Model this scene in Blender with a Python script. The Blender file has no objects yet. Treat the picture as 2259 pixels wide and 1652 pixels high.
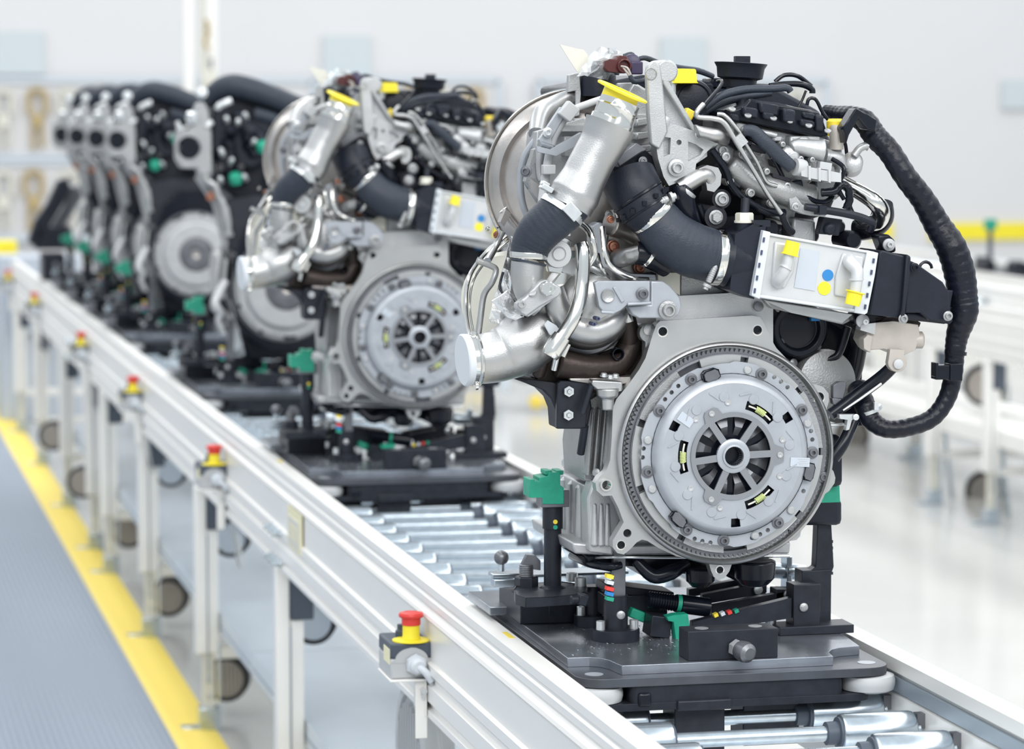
import bpy, math, random
from mathutils import Vector, Matrix
from mathutils.geometry import tessellate_polygon
random.seed(5)
sc = bpy.context.scene
COL = sc.collection
PI = math.pi
# ---------------------------------------------------------------- camera
CAM_H = 1.58
FPX, CX, CY = 6650.0, 1129.5, 826.0
PITCH = math.atan(584.0 / FPX)
YAW = math.atan(1529.0 * math.cos(PITCH) / FPX)
cam_data = bpy.data.cameras.new('camera'); cam = bpy.data.objects.new('camera', cam_data); COL.objects.link(cam)
cam.location = (0, 0, CAM_H)
cam.rotation_euler = (PI / 2 - PITCH, 0, -YAW)
cam_data.sensor_width = 36.0
cam_data.lens = FPX / 2259.0 * 36.0
cam_data.clip_start = 0.1; cam_data.clip_end = 200
cam_data.dof.use_dof = True
cam_data.dof.focus_distance = 4.12
cam_data.dof.aperture_fstop = 5.6
sc.camera = cam
# ---------------------------------------------------------------- light
w = bpy.data.worlds.new('world'); sc.world = w; w.use_nodes = True
bg = w.node_tree.nodes['Background']
bg.inputs[0].default_value = (0.83, 0.92, 1.0, 1); bg.inputs[1].default_value = 0.68
def area(name, loc, size, energy, rot=(0, 0, 0), color=(1, 0.99, 0.97)):
    d = bpy.data.lights.new(name, 'AREA'); d.shape = 'RECTANGLE'; d.size = size[0]; d.size_y = size[1]
    d.energy = energy; d.color = color
    o = bpy.data.objects.new(name, d); o.location = loc; o.rotation_euler = rot; COL.objects.link(o)
for k, x in enumerate((-3.2, 0.6, 4.4, 8.2, 12.0)):
    area('added_light', (x, 11.0, 6.0), (0.9, 28.0), 330)  # unseen light strips, added overhead for highlights
area('added_light', (1.5, -2.5, 5.0), (8.0, 2.4), 330, (math.radians(40), 0, 0))  # frontal fill, added to brighten the near engine and rails
sc.view_settings.view_transform = 'Standard'; sc.view_settings.look = 'None'
sc.view_settings.gamma = 1.0; sc.view_settings.exposure = 0.42; sc.view_settings.use_curve_mapping = False
sc.cycles.max_bounces = 6; sc.cycles.diffuse_bounces = 3; sc.cycles.glossy_bounces = 4
sc.cycles.use_denoising = True
sc.cycles.sample_clamp_indirect = 6
# ---------------------------------------------------------------- pixel -> place
RM = cam.rotation_euler.to_matrix()
C0 = Vector((0, 0, CAM_H))
def ray(px, py): return RM @ Vector(((px - CX) / FPX, -(py - CY) / FPX, -1.0))
def atY(px, py, Y):
    r = ray(px, py); return C0 + r * (Y / r.y)
def atX(px, py, X):
    r = ray(px, py); return C0 + r * (X / r.x)
def G(px, py, drop):
    r = ray(px, py); return C0 + r * (-drop / r.z)
def scl(v): return FPX / (-(RM.transposed() @ (v - C0)).z)
ZP = 0.750                                   # pallet plate below the lens
Y0 = G(1378, 1405, 0.721).y                  # plane of the flywheel housing face
YBASE = [Y0]
def P(px, py, d=0.0): return atY(px, py, YBASE[0] + d)
# ---------------------------------------------------------------- materials
MATS = {}
def mat(name, col, rough=0.5, metal=0.0, bump=0.0, bscale=60, var=0.0, vscale=8, trans=0.0, alpha=1.0, coat=0.0, aniso=None, spec=None):
    m = bpy.data.materials.new(name); m.use_nodes = True; nt = m.node_tree; N = nt.nodes; L = nt.links
    b = N['Principled BSDF']
    b.inputs['Base Color'].default_value = (*col, 1); b.inputs['Roughness'].default_value = rough
    b.inputs['Metallic'].default_value = metal
    if spec is not None: b.inputs['Specular IOR Level'].default_value = spec
    if trans: b.inputs['Transmission Weight'].default_value = trans; b.inputs['IOR'].default_value = 1.2
    if alpha < 1: b.inputs['Alpha'].default_value = alpha
    if coat: b.inputs['Coat Weight'].default_value = coat
    tc = N.new('ShaderNodeTexCoord')
    if var:
        n = N.new('ShaderNodeTexNoise'); n.inputs['Scale'].default_value = vscale; n.inputs['Detail'].default_value = 5
        L.new(tc.outputs['Object'], n.inputs['Vector'])
        r = N.new('ShaderNodeValToRGB'); r.color_ramp.elements[0].position = 0.3; r.color_ramp.elements[1].position = 0.7
        r.color_ramp.elements[0].color = (*[c * (1 - var) for c in col], 1)
        r.color_ramp.elements[1].color = (*[min(1, c * (1 + var)) for c in col], 1)
        L.new(n.outputs['Fac'], r.inputs['Fac']); L.new(r.outputs['Color'], b.inputs['Base Color'])
    if bump:
        n2 = N.new('ShaderNodeTexNoise'); n2.inputs['Scale'].default_value = bscale; n2.inputs['Detail'].default_value = 3
        L.new(tc.outputs['Object'], n2.inputs['Vector'])
        bp = N.new('ShaderNodeBump'); bp.inputs['Strength'].default_value = bump; bp.inputs['Distance'].default_value = 0.002
        L.new(n2.outputs['Fac'], bp.inputs['Height']); L.new(bp.outputs['Normal'], b.inputs['Normal'])
    MATS[name] = m; return m
mat('cast', (0.36, 0.365, 0.37), 0.42, 0.7, 0.25, 400, 0.08, 30)
mat('cast_light', (0.45, 0.457, 0.465), 0.42, 0.6, 0.2, 500, 0.06, 40)
mat('machined', (0.44, 0.445, 0.445), 0.36, 0.75, 0.08, 300, 0.05, 25)
mat('pressed', (0.375, 0.395, 0.43), 0.38, 0.35, 0.06, 200, 0.07, 40)
mat('bright', (0.70, 0.69, 0.66), 0.15, 1.0, 0.0, 0, 0.08, 20)
mat('satin', (0.46, 0.46, 0.46), 0.38, 1.0, 0.12, 600, 0.07, 18)
mat('zinc', (0.62, 0.64, 0.65), 0.3, 0.7, 0.0, 0, 0.10, 60)
mat('foil', (0.80, 0.80, 0.80), 0.2, 0.95, 0.7, 60, 0.05, 20)
mat('heat', (0.44, 0.41, 0.39), 0.34, 0.85, 0.2, 120, 0.30, 12)
mat('rust', (0.034, 0.025, 0.022), 0.42, 0.6, 0.3, 120, 0.5, 14)
mat('copper', (0.34, 0.15, 0.10), 0.4, 0.7, 0.0, 0, 0.2, 40)
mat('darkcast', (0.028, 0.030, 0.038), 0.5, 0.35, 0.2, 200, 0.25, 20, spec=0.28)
mat('steel_dark', (0.17, 0.175, 0.19), 0.38, 0.7, 0.05, 100, 0.15, 40)
mat('plastic', (0.011, 0.014, 0.023), 0.40, 0, 0.12, 300, 0.15, 30, spec=0.28)
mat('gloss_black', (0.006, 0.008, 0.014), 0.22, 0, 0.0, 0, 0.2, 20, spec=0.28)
mat('rubber', (0.024, 0.031, 0.046), 0.46, 0, 0.30, 500, 0.12, 60, spec=0.4)
mat('tape', (0.0065, 0.008, 0.015), 0.34, 0, 0.7, 90, 0.25, 30, spec=0.28)
mat('oxide', (0.022, 0.025, 0.034), 0.38, 0.3, 0.10, 200, 0.22, 40, spec=0.28)
mat('cooler', (0.58, 0.59, 0.60), 0.40, 0.3, 0.05, 200, 0.03, 20)
mat('oxide_mid', (0.085, 0.090, 0.105), 0.34, 0.6, 0.06, 90, 0.22, 18)
mat('spider', (0.27, 0.28, 0.30), 0.36, 0.6)
mat('faded', (0.80, 0.75, 0.50), 0.5)
mat('oxide_plate', (0.28, 0.30, 0.34), 0.27, 0.8, 0.06, 90, 0.22, 18)
mat('yellow', (0.86, 0.72, 0.03), 0.45, 0, 0.0, 0, 0.04, 30)
mat('floor_yellow', (0.86, 0.66, 0.11), 0.5)
mat('amber', (0.80, 0.62, 0.05), 0.45)
mat('green', (0.010, 0.30, 0.19), 0.5, 0, 0.1, 200, 0.12, 60)
mat('white', (0.60, 0.63, 0.67), 0.45)
mat('label', (0.46, 0.50, 0.56), 0.5)
mat('blue', (0.02, 0.20, 0.50), 0.5)
mat('ink', (0.05, 0.06, 0.12), 0.6)
mat('red', (0.70, 0.045, 0.035), 0.4)
mat('brown', (0.075, 0.012, 0.012), 0.35)
mat('beige', (0.42, 0.385, 0.35), 0.5, 0.2, 0.1, 200, 0.06, 30)
mat('cream', (0.66, 0.64, 0.56), 0.5)
mat('wire', (0.55, 0.62, 0.25), 0.45)
mat('violet', (0.035, 0.025, 0.07), 0.4)
mat('bag', (0.85, 0.88, 0.9), 0.08, 0, 0.8, 40, 0, 8, 0, 0.38)
mat('rail', (0.83, 0.815, 0.785), 0.38, 0.2, 0.03, 60, 0.02, 3)
mat('rail_groove', (0.34, 0.39, 0.44), 0.4, 0.4)
mat('galv', (0.50, 0.56, 0.61), 0.24, 0.9, 0.0, 0, 0.10, 60)
mat('tray', (0.66, 0.72, 0.78), 0.30, 0.3, 0.03, 30, 0.06, 4)
mat('grey_plastic', (0.46, 0.47, 0.48), 0.45)
mat('slate', (0.07, 0.085, 0.11), 0.45, spec=0.28)
mat('wall', (0.665, 0.655, 0.66), 0.8, 0, 0.02, 20, 0.01, 1)
mat('panel_grey', (0.54, 0.59, 0.61), 0.7)
mat('panel_line', (0.56, 0.61, 0.66), 0.7)
mat('gold', (0.45, 0.34, 0.16), 0.5, 0.2, 0, 0, 0.2, 20)
mat('tire', (0.02, 0.021, 0.024), 0.6, spec=0.28)

def floor_mat():
    m = bpy.data.materials.new('floor_coating'); m.use_nodes = True; N = m.node_tree.nodes; L = m.node_tree.links; b = N['Principled BSDF']
    tc = N.new('ShaderNodeTexCoord'); n = N.new('ShaderNodeTexNoise'); n.inputs['Scale'].default_value = 0.9; n.inputs['Detail'].default_value = 5
    L.new(tc.outputs['Object'], n.inputs['Vector'])
    r = N.new('ShaderNodeValToRGB'); r.color_ramp.elements[0].color = (0.50, 0.495, 0.475, 1); r.color_ramp.elements[1].color = (0.56, 0.555, 0.535, 1)
    r.color_ramp.elements[0].position = 0.35; r.color_ramp.elements[1].position = 0.65
    L.new(n.outputs['Fac'], r.inputs['Fac']); L.new(r.outputs['Color'], b.inputs['Base Color'])
    b.inputs['Roughness'].default_value = 0.16
    MATS['floor'] = m
floor_mat()
def mat_mat():
    m = bpy.data.materials.new('ribbed_rubber'); m.use_nodes = True; N = m.node_tree.nodes; L = m.node_tree.links; b = N['Principled BSDF']
    b.inputs['Base Color'].default_value = (0.27, 0.30, 0.35, 1); b.inputs['Roughness'].default_value = 0.55
    tc = N.new('ShaderNodeTexCoord'); wv = N.new('ShaderNodeTexWave'); wv.bands_direction = 'Y'; wv.inputs['Scale'].default_value = 14; wv.inputs['Distortion'].default_value = 0.3
    L.new(tc.outputs['Object'], wv.inputs['Vector'])
    w2 = N.new('ShaderNodeTexWave'); w2.bands_direction = 'X'; w2.inputs['Scale'].default_value = 18
    L.new(tc.outputs['Object'], w2.inputs['Vector'])
    mx = N.new('ShaderNodeMath'); mx.operation = 'MULTIPLY'; L.new(wv.outputs['Fac'], mx.inputs[0]); L.new(w2.outputs['Fac'], mx.inputs[1])
    bp = N.new('ShaderNodeBump'); bp.inputs['Strength'].default_value = 0.8; bp.inputs['Distance'].default_value = 0.006
    L.new(mx.outputs[0], bp.inputs['Height']); L.new(bp.outputs['Normal'], b.inputs['Normal'])
    r = N.new('ShaderNodeValToRGB'); r.color_ramp.elements[0].color = (0.22, 0.255, 0.315, 1); r.color_ramp.elements[1].color = (0.36, 0.42, 0.50, 1)
    L.new(mx.outputs[0], r.inputs['Fac']); L.new(r.outputs['Color'], b.inputs['Base Color'])
    MATS['mat'] = m
mat_mat()
# ---------------------------------------------------------------- mesh helpers
ORG = [Vector((0, 0, 0))]
def cr(pts, n):
    """smooth a list of (Vector, radius) with Catmull-Rom"""
    if n <= 1 or len(pts) < 3: return pts
    out = []
    for i in range(len(pts) - 1):
        p0 = pts[max(i - 1, 0)]; p1 = pts[i]; p2 = pts[i + 1]; p3 = pts[min(i + 2, len(pts) - 1)]
        for k in range(n):
            t = k / n
            a = lambda A, B, Cc, D: 0.5 * ((2 * B) + (Cc - A) * t + (2 * A - 5 * B + 4 * Cc - D) * t * t + (3 * B - A - 3 * Cc + D) * t ** 3)
            out.append((a(p0[0], p1[0], p2[0], p3[0]), p1[1] + (p2[1] - p1[1]) * t))
    out.append(pts[-1]); return out
class M:
    def __init__(s): s.v = []; s.f = []; s.p = []
    def add(s, vs, fs):
        n = len(s.v); s.p.append((n, len(s.f))); s.v += [Vector(x) for x in vs]; s.f += [[i + n for i in f] for f in fs]; return s
    def prism(s, pts, vec, holes=()):
        loops = [list(pts)] + [list(h) for h in holes]
        flat = [p for l in loops for p in l]; n = len(flat)
        tris = tessellate_polygon([[Vector(p) for p in l] for l in loops])
        vs = flat + [p + vec for p in flat]; fs = []
        for t in tris:
            a, b, c = [flat[i] for i in t]
            nn = (b - a).cross(c - a)
            if nn.dot(vec) < 0: fs.append(list(t)); fs.append([t[2] + n, t[1] + n, t[0] + n])
            else: fs.append([t[2], t[1], t[0]]); fs.append([t[0] + n, t[1] + n, t[2] + n])
        k = 0
        for l in loops:
            m = len(l)
            for i in range(m):
                j = (i + 1) % m; fs.append([k + i, k + j, k + j + n, k + i + n])
            k += m
        return s.add(vs, fs)
    def ex(s, poly, d, t, holes=()):
        return s.prism([P(x, y, d) for x, y in poly], Vector((0, t, 0)), [[P(x, y, d) for x, y in h] for h in holes])
    def tube(s, pts, n=6, seg=16, cap=True, rib=0.0, ribn=0, flat=1.0):
        q = cr(pts, n); rings = []
        up = None; fs = []; vs = []
        L = 0
        for i, (p, r) in enumerate(q):
            if i == 0: t = (q[1][0] - p)
            elif i == len(q) - 1: t = (p - q[i - 1][0])
            else: t = (q[i + 1][0] - q[i - 1][0])
            t = t.normalized() if t.length > 1e-9 else Vector((0, 0, 1))
            if up is None:
                up = t.orthogonal().normalized()
                if abs(t.dot(Vector((0, 1, 0)))) < 0.95: up = (Vector((0, 1, 0)) - t * t.dot(Vector((0, 1, 0)))).normalized()
            up = (up - t * up.dot(t)).normalized(); sd = t.cross(up)
            if i: L += (p - q[i - 1][0]).length
            rr = r
            if rib: rr = r * (1 + rib * math.sin(i * ribn))
            for k in range(seg):
                a = 2 * PI * k / seg
                vs.append(p + up * (math.cos(a) * rr * flat) + sd * (math.sin(a) * rr))
        m = len(q)
        for i in range(m - 1):
            for k in range(seg):
                k2 = (k + 1) % seg
                fs.append([i * seg + k, i * seg + k2, (i + 1) * seg + k2, (i + 1) * seg + k])
        if cap: fs.append(list(range(seg))[::-1]); fs.append([(m - 1) * seg + k for k in range(seg)])
        return s.add(vs, fs)
    def T(s, pts, n=6, seg=16, cap=True, **kw):
        """pixel path: (px,py,d,r_px)"""
        q = []
        for (x, y, d, r) in pts:
            v = P(x, y, d); q.append((v, r / scl(v)))
        return s.tube(q, n, seg, cap, **kw)
    def lathe(s, c, ax, prof, seg=32, cap=True):
        ax = Vector(ax).normalized(); u = ax.orthogonal().normalized()
        if abs(ax.z) < 0.9: u = (Vector((0, 0, 1)) - ax * ax.z).normalized()
        w_ = ax.cross(u); vs = []; fs = []
        for (r, h) in prof:
            for k in range(seg):
                a = 2 * PI * k / seg
                vs.append(c + ax * h + u * (math.cos(a) * r) + w_ * (math.sin(a) * r))
        m = len(prof)
        for i in range(m - 1):
            for k in range(seg):
                k2 = (k + 1) % seg
                fs.append([i * seg + k, i * seg + k2, (i + 1) * seg + k2, (i + 1) * seg + k])
        if cap:
            if prof[0][0] > 1e-5: fs.append(list(range(seg))[::-1])
            if prof[-1][0] > 1e-5: fs.append([(m - 1) * seg + k for k in range(seg)])
        return s.add(vs, fs)
    def cyl(s, a, b, r, seg=20): 
        ax = b - a; return s.lathe(a, ax, [(r, 0), (r, ax.length)], seg)
    def box(s, c, size, rot=None):
        hx, hy, hz = [q / 2 for q in size]; R = rot or Matrix.Identity(3)
        vs = [Vector(c) + R @ Vector((x, y, z)) for x in (-hx, hx) for y in (-hy, hy) for z in (-hz, hz)]
        return s.add(vs, [[0, 1, 3, 2], [4, 6, 7, 5], [0, 4, 5, 1], [2, 3, 7, 6], [0, 2, 6, 4], [1, 5, 7, 3]])
    def bb(s, x0, y0, x1, y1, d, t):
        return s.ex([(x0, y0), (x1, y0), (x1, y1), (x0, y1)], d, t)
    def ball(s, c, r, seg=20):
        return s.lathe(c, (0, 0, 1), [(max(1e-4, r * math.sin(PI * k / 10)), -r * math.cos(PI * k / 10)) for k in range(11)], seg, False)
def obj(name, m, mt, parent=None, label=None, smooth=True, bev=0.0, ang=35, sub=0):
    me = bpy.data.meshes.new(name); o_ = ORG[0] if parent else Vector((0, 0, 0))
    me.from_pydata([tuple(v - o_) for v in m.v], [], m.f); me.validate(); me.update()
    me.materials.append(MATS[mt])
    if smooth:
        me.polygons.foreach_set('use_smooth', [True] * len(me.polygons)); me.set_sharp_from_angle(angle=math.radians(ang))
    ob = bpy.data.objects.new(name, me); COL.objects.link(ob)
    if parent: ob.parent = parent
    else: ob.location = (0, 0, 0)
    if label: ob['label'] = label
    if bev:
        b = ob.modifiers.new('bevel', 'BEVEL'); b.width = bev; b.segments = 2; b.limit_method = 'ANGLE'; b.angle_limit = math.radians(40); b.harden_normals = False
    return ob
def objs(name, m, mt, parent=None, label=None, **k):
    out = []; b = m.p + [(len(m.v), len(m.f))]
    for i in range(len(m.p)):
        q = M(); v0, f0 = b[i]; v1, f1 = b[i + 1]
        q.v = m.v[v0:v1]; q.f = [[x - v0 for x in f] for f in m.f[f0:f1]]
        out.append(obj(name, q, mt, parent, label, **k))
    return out[0]
def fixn(o):
    import bmesh
    bm = bmesh.new(); bm.from_mesh(o.data); bmesh.ops.recalc_face_normals(bm, faces=bm.faces); bm.to_mesh(o.data); bm.free(); return o
def empty(name, loc, label, cat, group=None):
    o = bpy.data.objects.new(name, None); COL.objects.link(o); o.location = loc; o.empty_display_size = 0.1
    o['label'] = label; o['category'] = cat
    if group: o['group'] = group
    ORG[0] = Vector(loc); return o
def tag(o, label, cat, group=None, kind=None):
    if label: o['label'] = label
    if cat: o['category'] = cat
    if group: o['group'] = group
    if kind: o['kind'] = kind
    return o
def recenter(o):
    """move a single-mesh thing's origin to its base centre"""
    vs = [v.co for v in o.data.vertices]
    c = Vector(((min(v.x for v in vs) + max(v.x for v in vs)) / 2, (min(v.y for v in vs) + max(v.y for v in vs)) / 2, min(v.z for v in vs)))
    o.data.transform(Matrix.Translation(-c)); o.location = o.location + c; return o
def structure(o): o['kind'] = 'structure'; return o
def copy_tree(o, off, label=None):
    c = o.copy(); COL.objects.link(c); c.location = o.location + Vector(off)
    if label: c['label'] = label
    for ch in list(o.children):
        k = ch.copy(); COL.objects.link(k); k.parent = c
        for g in list(ch.children):
            h = g.copy(); COL.objects.link(h); h.parent = k
    return c
def circ(cx, cy, r, n=20, ry=None, a0=0): return [(cx + r * math.cos(a0 + 2 * PI * k / n), cy + (ry or r) * math.sin(a0 + 2 * PI * k / n)) for k in range(n)]
def ring3(c, r, n, ax='Y', a0=0.0):
    return [c + Vector((r * math.cos(a0 + 2 * PI * k / n), 0, r * math.sin(a0 + 2 * PI * k / n))) for k in range(n)]
FWD = Vector((0, -1, 0))
def bolt(parent, px, py, d, r, style='torx', mt='zinc', ax=FWD, name='bolt', label=None):
    c = P(px, py, d); k = r / scl(c); m = M(); ax = Vector(ax).normalized()
    if style == 'hex':
        m.lathe(c, ax, [(k, 0), (k, k * .18), (k * .72, k * .22)], 24)
        m.lathe(c, ax, [(k * .78, k * .18), (k * .78, k * .75), (k * .68, k * .85), (0.0001, k * .85)], 6)
    elif style == 'nut':
        m.lathe(c, ax, [(k, 0), (k, k * .6), (k * .55, k * .62), (k * .5, k * .35), (k * .42, k * .35), (k * .4, k * 1.0), (0.0001, k)], 6)
    elif style == 'flat':
        m.lathe(c, ax, [(k, 0), (k, k * .35), (k * .85, k * .45), (0.0001, k * .47)], 20)
    elif style == 'allen':
        m.lathe(c, ax, [(k, 0), (k, k * 1.0), (k * .9, k * 1.08), (k * .5, k * 1.08), (k * .48, k * .6), (0.0001, k * .6)], 20)
    else:
        m.lathe(c, ax, [(k, 0), (k, k * .18), (k * .7, k * .24), (k * .68, k * .7), (k * .6, k * .78), (k * .42, k * .78), (k * .40, k * .35), (0.0001, k * .35)], 24)
    return obj(name, m, mt, parent, label)
SPLIT = set('threaded_bushing pressed_pad coolant_stub cable_holder ancillary_cluster hole_shade breather_hose oil_line electrical_plug support_strut connector_wire wiring_loom crimp_slot crimped_flange cover_connector head_casting bolt_boss colour_dot support_arm pan_gasket clamp_lug harness_clip plastic_cap ink_mark crankcase_rib stop_block station_block clamp_lever lifting_eye hose_fitting band_lug turbo_ring locating_block metering_valve'.split())
# ================================================================ clutch and flywheel
def clutch(E, c, A=True):
    """c: centre of hub on the cover's face plane, axis towards the camera side"""
    F = lambda dy: c + Vector((0, dy, 0))
    # toothed ring
    m = M(); n = 132; R = 0.1445; pts = []
    for k in range(n):
        for j, (rr, fo) in enumerate(((R - .0042, -.42), (R, -.15), (R, .15), (R - .0042, .42))):
            a = 2 * PI * (k + fo) / n; pts.append(F(.022) + Vector((rr * math.cos(a), 0, rr * math.sin(a))))
    m.prism(pts, Vector((0, .012, 0)), [ring3(F(.022), .136, 64)])
    g = obj('ring_gear', m, 'steel_dark', E, smooth=False)
    m = M(); m.lathe(F(.034), FWD, [(.1395, 0), (.1395, .006), (.1375, .012), (.1375, .016), (.1345, .0165), (.134, .006), (.02, .006)], 96, False)
    fw = obj('flywheel', m, 'darkcast' if not A else 'steel_dark', E)
    # segmented ring of the second mass
    for k in range(9):
        a0 = 2 * PI * (k + .06) / 9; a1 = 2 * PI * (k + .94 - (.25 if k in (2, 6) else 0)) / 9
        o_ = [F(.016) + Vector((.1365 * math.cos(a0 + (a1 - a0) * t / 10), 0, .1365 * math.sin(a0 + (a1 - a0) * t / 10))) for t in range(11)]
        i_ = [F(.016) + Vector((.116 * math.cos(a0 + (a1 - a0) * t / 10), 0, .116 * math.sin(a0 + (a1 - a0) * t / 10))) for t in range(10, -1, -1)]
        obj('flywheel_segment', M().prism(o_ + i_, Vector((0, .008, 0))), 'machined' if k % 3 else 'cast', fw, smooth=False, bev=.0006)
    # cover flange with holes
    holes = []
    def hol(px, py, r):
        x = (px - 683) / 2.504 / 1613 * 1.03; z = -(py - 912) / 2.504 / 1613
        return [F(.007) + Vector((x + r * math.cos(t * PI / 5), 0, z + r * math.sin(t * PI / 5))) for t in range(10)]
    if A:
        for q in ((930, 487), (968, 513), (1005, 545), (395, 525), (358, 560), (322, 597), (205, 866), (200, 915), (490, 1375), (533, 1390), (578, 1400), (812, 1380), (857, 1362), (900, 1340), (1140, 792), (1148, 840), (1100, 1127)):
            holes.append(hol(q[0], q[1], .0032))
    outer = []
    for k in range(120):
        a = 2 * PI * k / 120; r = .1255 + .0025 * (1 if math.cos(a * 9) > 0.1 else 0)
        outer.append(F(.007) + Vector((r * math.cos(a), 0, r * math.sin(a))))
    m = M().prism(outer, Vector((0, .003, 0)), [ring3(F(.007), .1085, 72)] + holes)
    m.lathe(F(.007), FWD, [(.1125, -.001), (.1105, .002), (.108, .009), (.104, .0128), (.0995, .0142)], 96, False)
    # face with windows
    hs = []
    def slot(a, r0, r1, da, n=5, dy=-.007):
        return [F(dy) + Vector((r1 * math.cos(a - da + 2 * da * t / n), 0, r1 * math.sin(a - da + 2 * da * t / n))) for t in range(n + 1)] + \
               [F(dy) + Vector((r0 * math.cos(a + da - 2 * da * t / n), 0, r0 * math.sin(a + da - 2 * da * t / n))) for t in range(n + 1)]
    if A:
        for a in (33, 153, 273): hs.append(slot(math.radians(a), .0865, .0985, .070))
        for a in (57, 180, -57): hs.append(slot(math.radians(a), .0655, .0775, .31, 8))
    inner = .0600 if A else .058
    m.prism(ring3(F(-.007), .0998, 96), Vector((0, .002, 0)), [ring3(F(-.007), inner, 60)] + hs)
    if A:   # stamped ribs and rivets ring
        for k in range(12):
            a = 2 * PI * (k + .3) / 12
            m.lathe(F(-.007) + Vector((.082 * math.cos(a), 0, .082 * math.sin(a))), FWD, [(.0075, 0), (.0068, .0012), (.0001, .0013)], 16, False)
            a += .16
            p = F(-.0075) + Vector((.086 * math.cos(a), 0, .086 * math.sin(a)))
            m.box(p, (.002, .0016, .017), Matrix.Rotation(-a + (.9 if k % 2 else -.4), 3, 'Y'))
    cv = obj('clutch_cover', m, 'pressed' if A else 'cast_light', E, smooth=True, ang=28)
    m = M().lathe(F(.006), FWD, [(.112, 0), (.0001, 0)], 64, False)
    obj('backing_disc', m, 'gloss_black' if A else 'steel_dark', cv)  # black on the front engines, painting the shade behind the cover openings
    if A:
        for a in (0, 30, 68, 118, 148, 190, 239, 266, 306):
            p = F(.007) + Vector((.1185 * math.cos(math.radians(a)), 0, .1185 * math.sin(math.radians(a))))
            obj('bolt', M().lathe(p, FWD, [(.0085, -.001), (.0085, .0015), (.0055, .002), (.0055, .006), (.0048, .0068), (.003, .0068), (.0028, .002), (.0001, .002)], 20), 'steel_dark', cv)
        for a in (78, 20, 169, 202, 318, 288):
            p = F(.007) + Vector((.1185 * math.cos(math.radians(a)), 0, .1185 * math.sin(math.radians(a))))
            obj('rivet', M().lathe(p, FWD, [(.0058, 0), (.0058, .002), (.0045, .0032), (.0001, .0034)], 18), 'cast_light', cv)
        for a in (105, 229, -13):
            ar = math.radians(a); p = F(.003) + Vector((.114 * math.cos(ar), 0, .114 * math.sin(ar)))
            R_ = Matrix.Rotation(-ar, 3, 'Y')
            def rr(w_, h_, dy): return [p + Vector((0, dy, 0)) + R_ @ Vector((w_ * x, 0, h_ * z)) for x, z in ((-1, -.6), (-.6, -1), (.6, -1), (1, -.6), (1, .6), (.6, 1), (-.6, 1), (-1, .6))]
            obj('locating_pad', M().prism(rr(.0078, .0120, -.0055), Vector((0, .008, 0))), 'gloss_black', cv, bev=.0008)
            obj('locating_pad', M().prism(rr(.0066, .0105, -.0075), Vector((0, .004, 0))), 'steel_dark', cv, bev=.0008)
        # spider
        sp = []
        for k in range(96):
            a = 2 * PI * k / 96; q = 1e9
            r = .0600
            for la in (0, 118, 242):
                dd = abs((math.degrees(a) - la + 180) % 360 - 180)
                if dd < 13: r = max(r, .0600 + .0125 * min(1, (13 - dd) / 5))
            sp.append(F(-.010) + Vector((r * math.cos(a), 0, r * math.sin(a))))
        wins = []; arms = (2, 55, 125, 187, 245, 305)
        for i in range(6):
            a0 = math.radians(arms[i] + 5); a1 = math.radians(arms[(i + 1) % 6] + (360 if i == 5 else 0) - 5)
            ri = .0235; ro = .0535
            o_ = [F(-.010) + Vector((ro * math.cos(a0 + (a1 - a0) * t / 8), 0, ro * math.sin(a0 + (a1 - a0) * t / 8))) for t in range(9)]
            b0 = a0 + .12; b1 = a1 - .12
            i_ = [F(-.010) + Vector((ri * math.cos(b0 + (b1 - b0) * t / 4), 0, ri * math.sin(b0 + (b1 - b0) * t / 4))) for t in range(4, -1, -1)]
            wins.append(o_ + i_)
        spd = obj('release_spider', M().prism(sp, Vector((0, .0035, 0)), wins + [ring3(F(-.010), .0128, 24)]), 'spider', cv, smooth=False, bev=.0010)
        for la in (0, 118, 242):
            p = F(-.010) + Vector((.0665 * math.cos(math.radians(la)), 0, .0665 * math.sin(math.radians(la))))
            obj('rivet', M().lathe(p, FWD, [(.0042, 0), (.004, .0018), (.0025, .002), (.0001, .0008)], 16), 'cast_light', cv)
        for k in range(9):
            a = 2 * PI * (k + .4) / 9; p = F(-.007) + Vector((.0735 * math.cos(a), 0, .0735 * math.sin(a)))
            if k % 3 != 1: obj('rivet', M().lathe(p, FWD, [(.0045, 0), (.004, .0015), (.0022, .0016), (.0001, .0006)], 16), 'cast_light', cv)
        # fingers behind the spider
        m = M()
        for k in range(12):
            a = 2 * PI * (k + .5) / 12; da = .17
            A_ = [F(.002) + Vector((r * math.cos(a + s * da * (1 if r > .04 else .75)), dy, r * math.sin(a + s * da * (1 if r > .04 else .75)))) for (r, dy) in ((.056, .003), (.040, -.002), (.024, .006)) for s in (-1, 1)]
            m.add(A_, [[0, 1, 3, 2], [2, 3, 5, 4]])
        obj('diaphragm_spring', m, 'steel_dark', cv)
        m = M(); m.lathe(F(-.010), FWD, [(.0235, -.004), (.0235, .001), (.0205, .0025), (.0165, .0025), (.0160, .005), (.0135, .0055), (.0128, .003), (.0122, -.004), (.012, -.02)], 40, False)
        obj('splined_hub', m, 'pressed', cv)
        m = M()
        for k in range(28):
            a = 2 * PI * k / 28; m.box(F(-.008) + Vector((.0118 * math.cos(a), 0, .0118 * math.sin(a))), (.0016, .012, .0011), Matrix.Rotation(-a, 3, 'Y'))
        m.lathe(F(0.002), FWD, [(.0121, 0), (.0001, 0)], 24, False)  # black disc paints the dark inside of the bore
        obj('hub_spline', m, 'gloss_black', cv, smooth=False)
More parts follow.
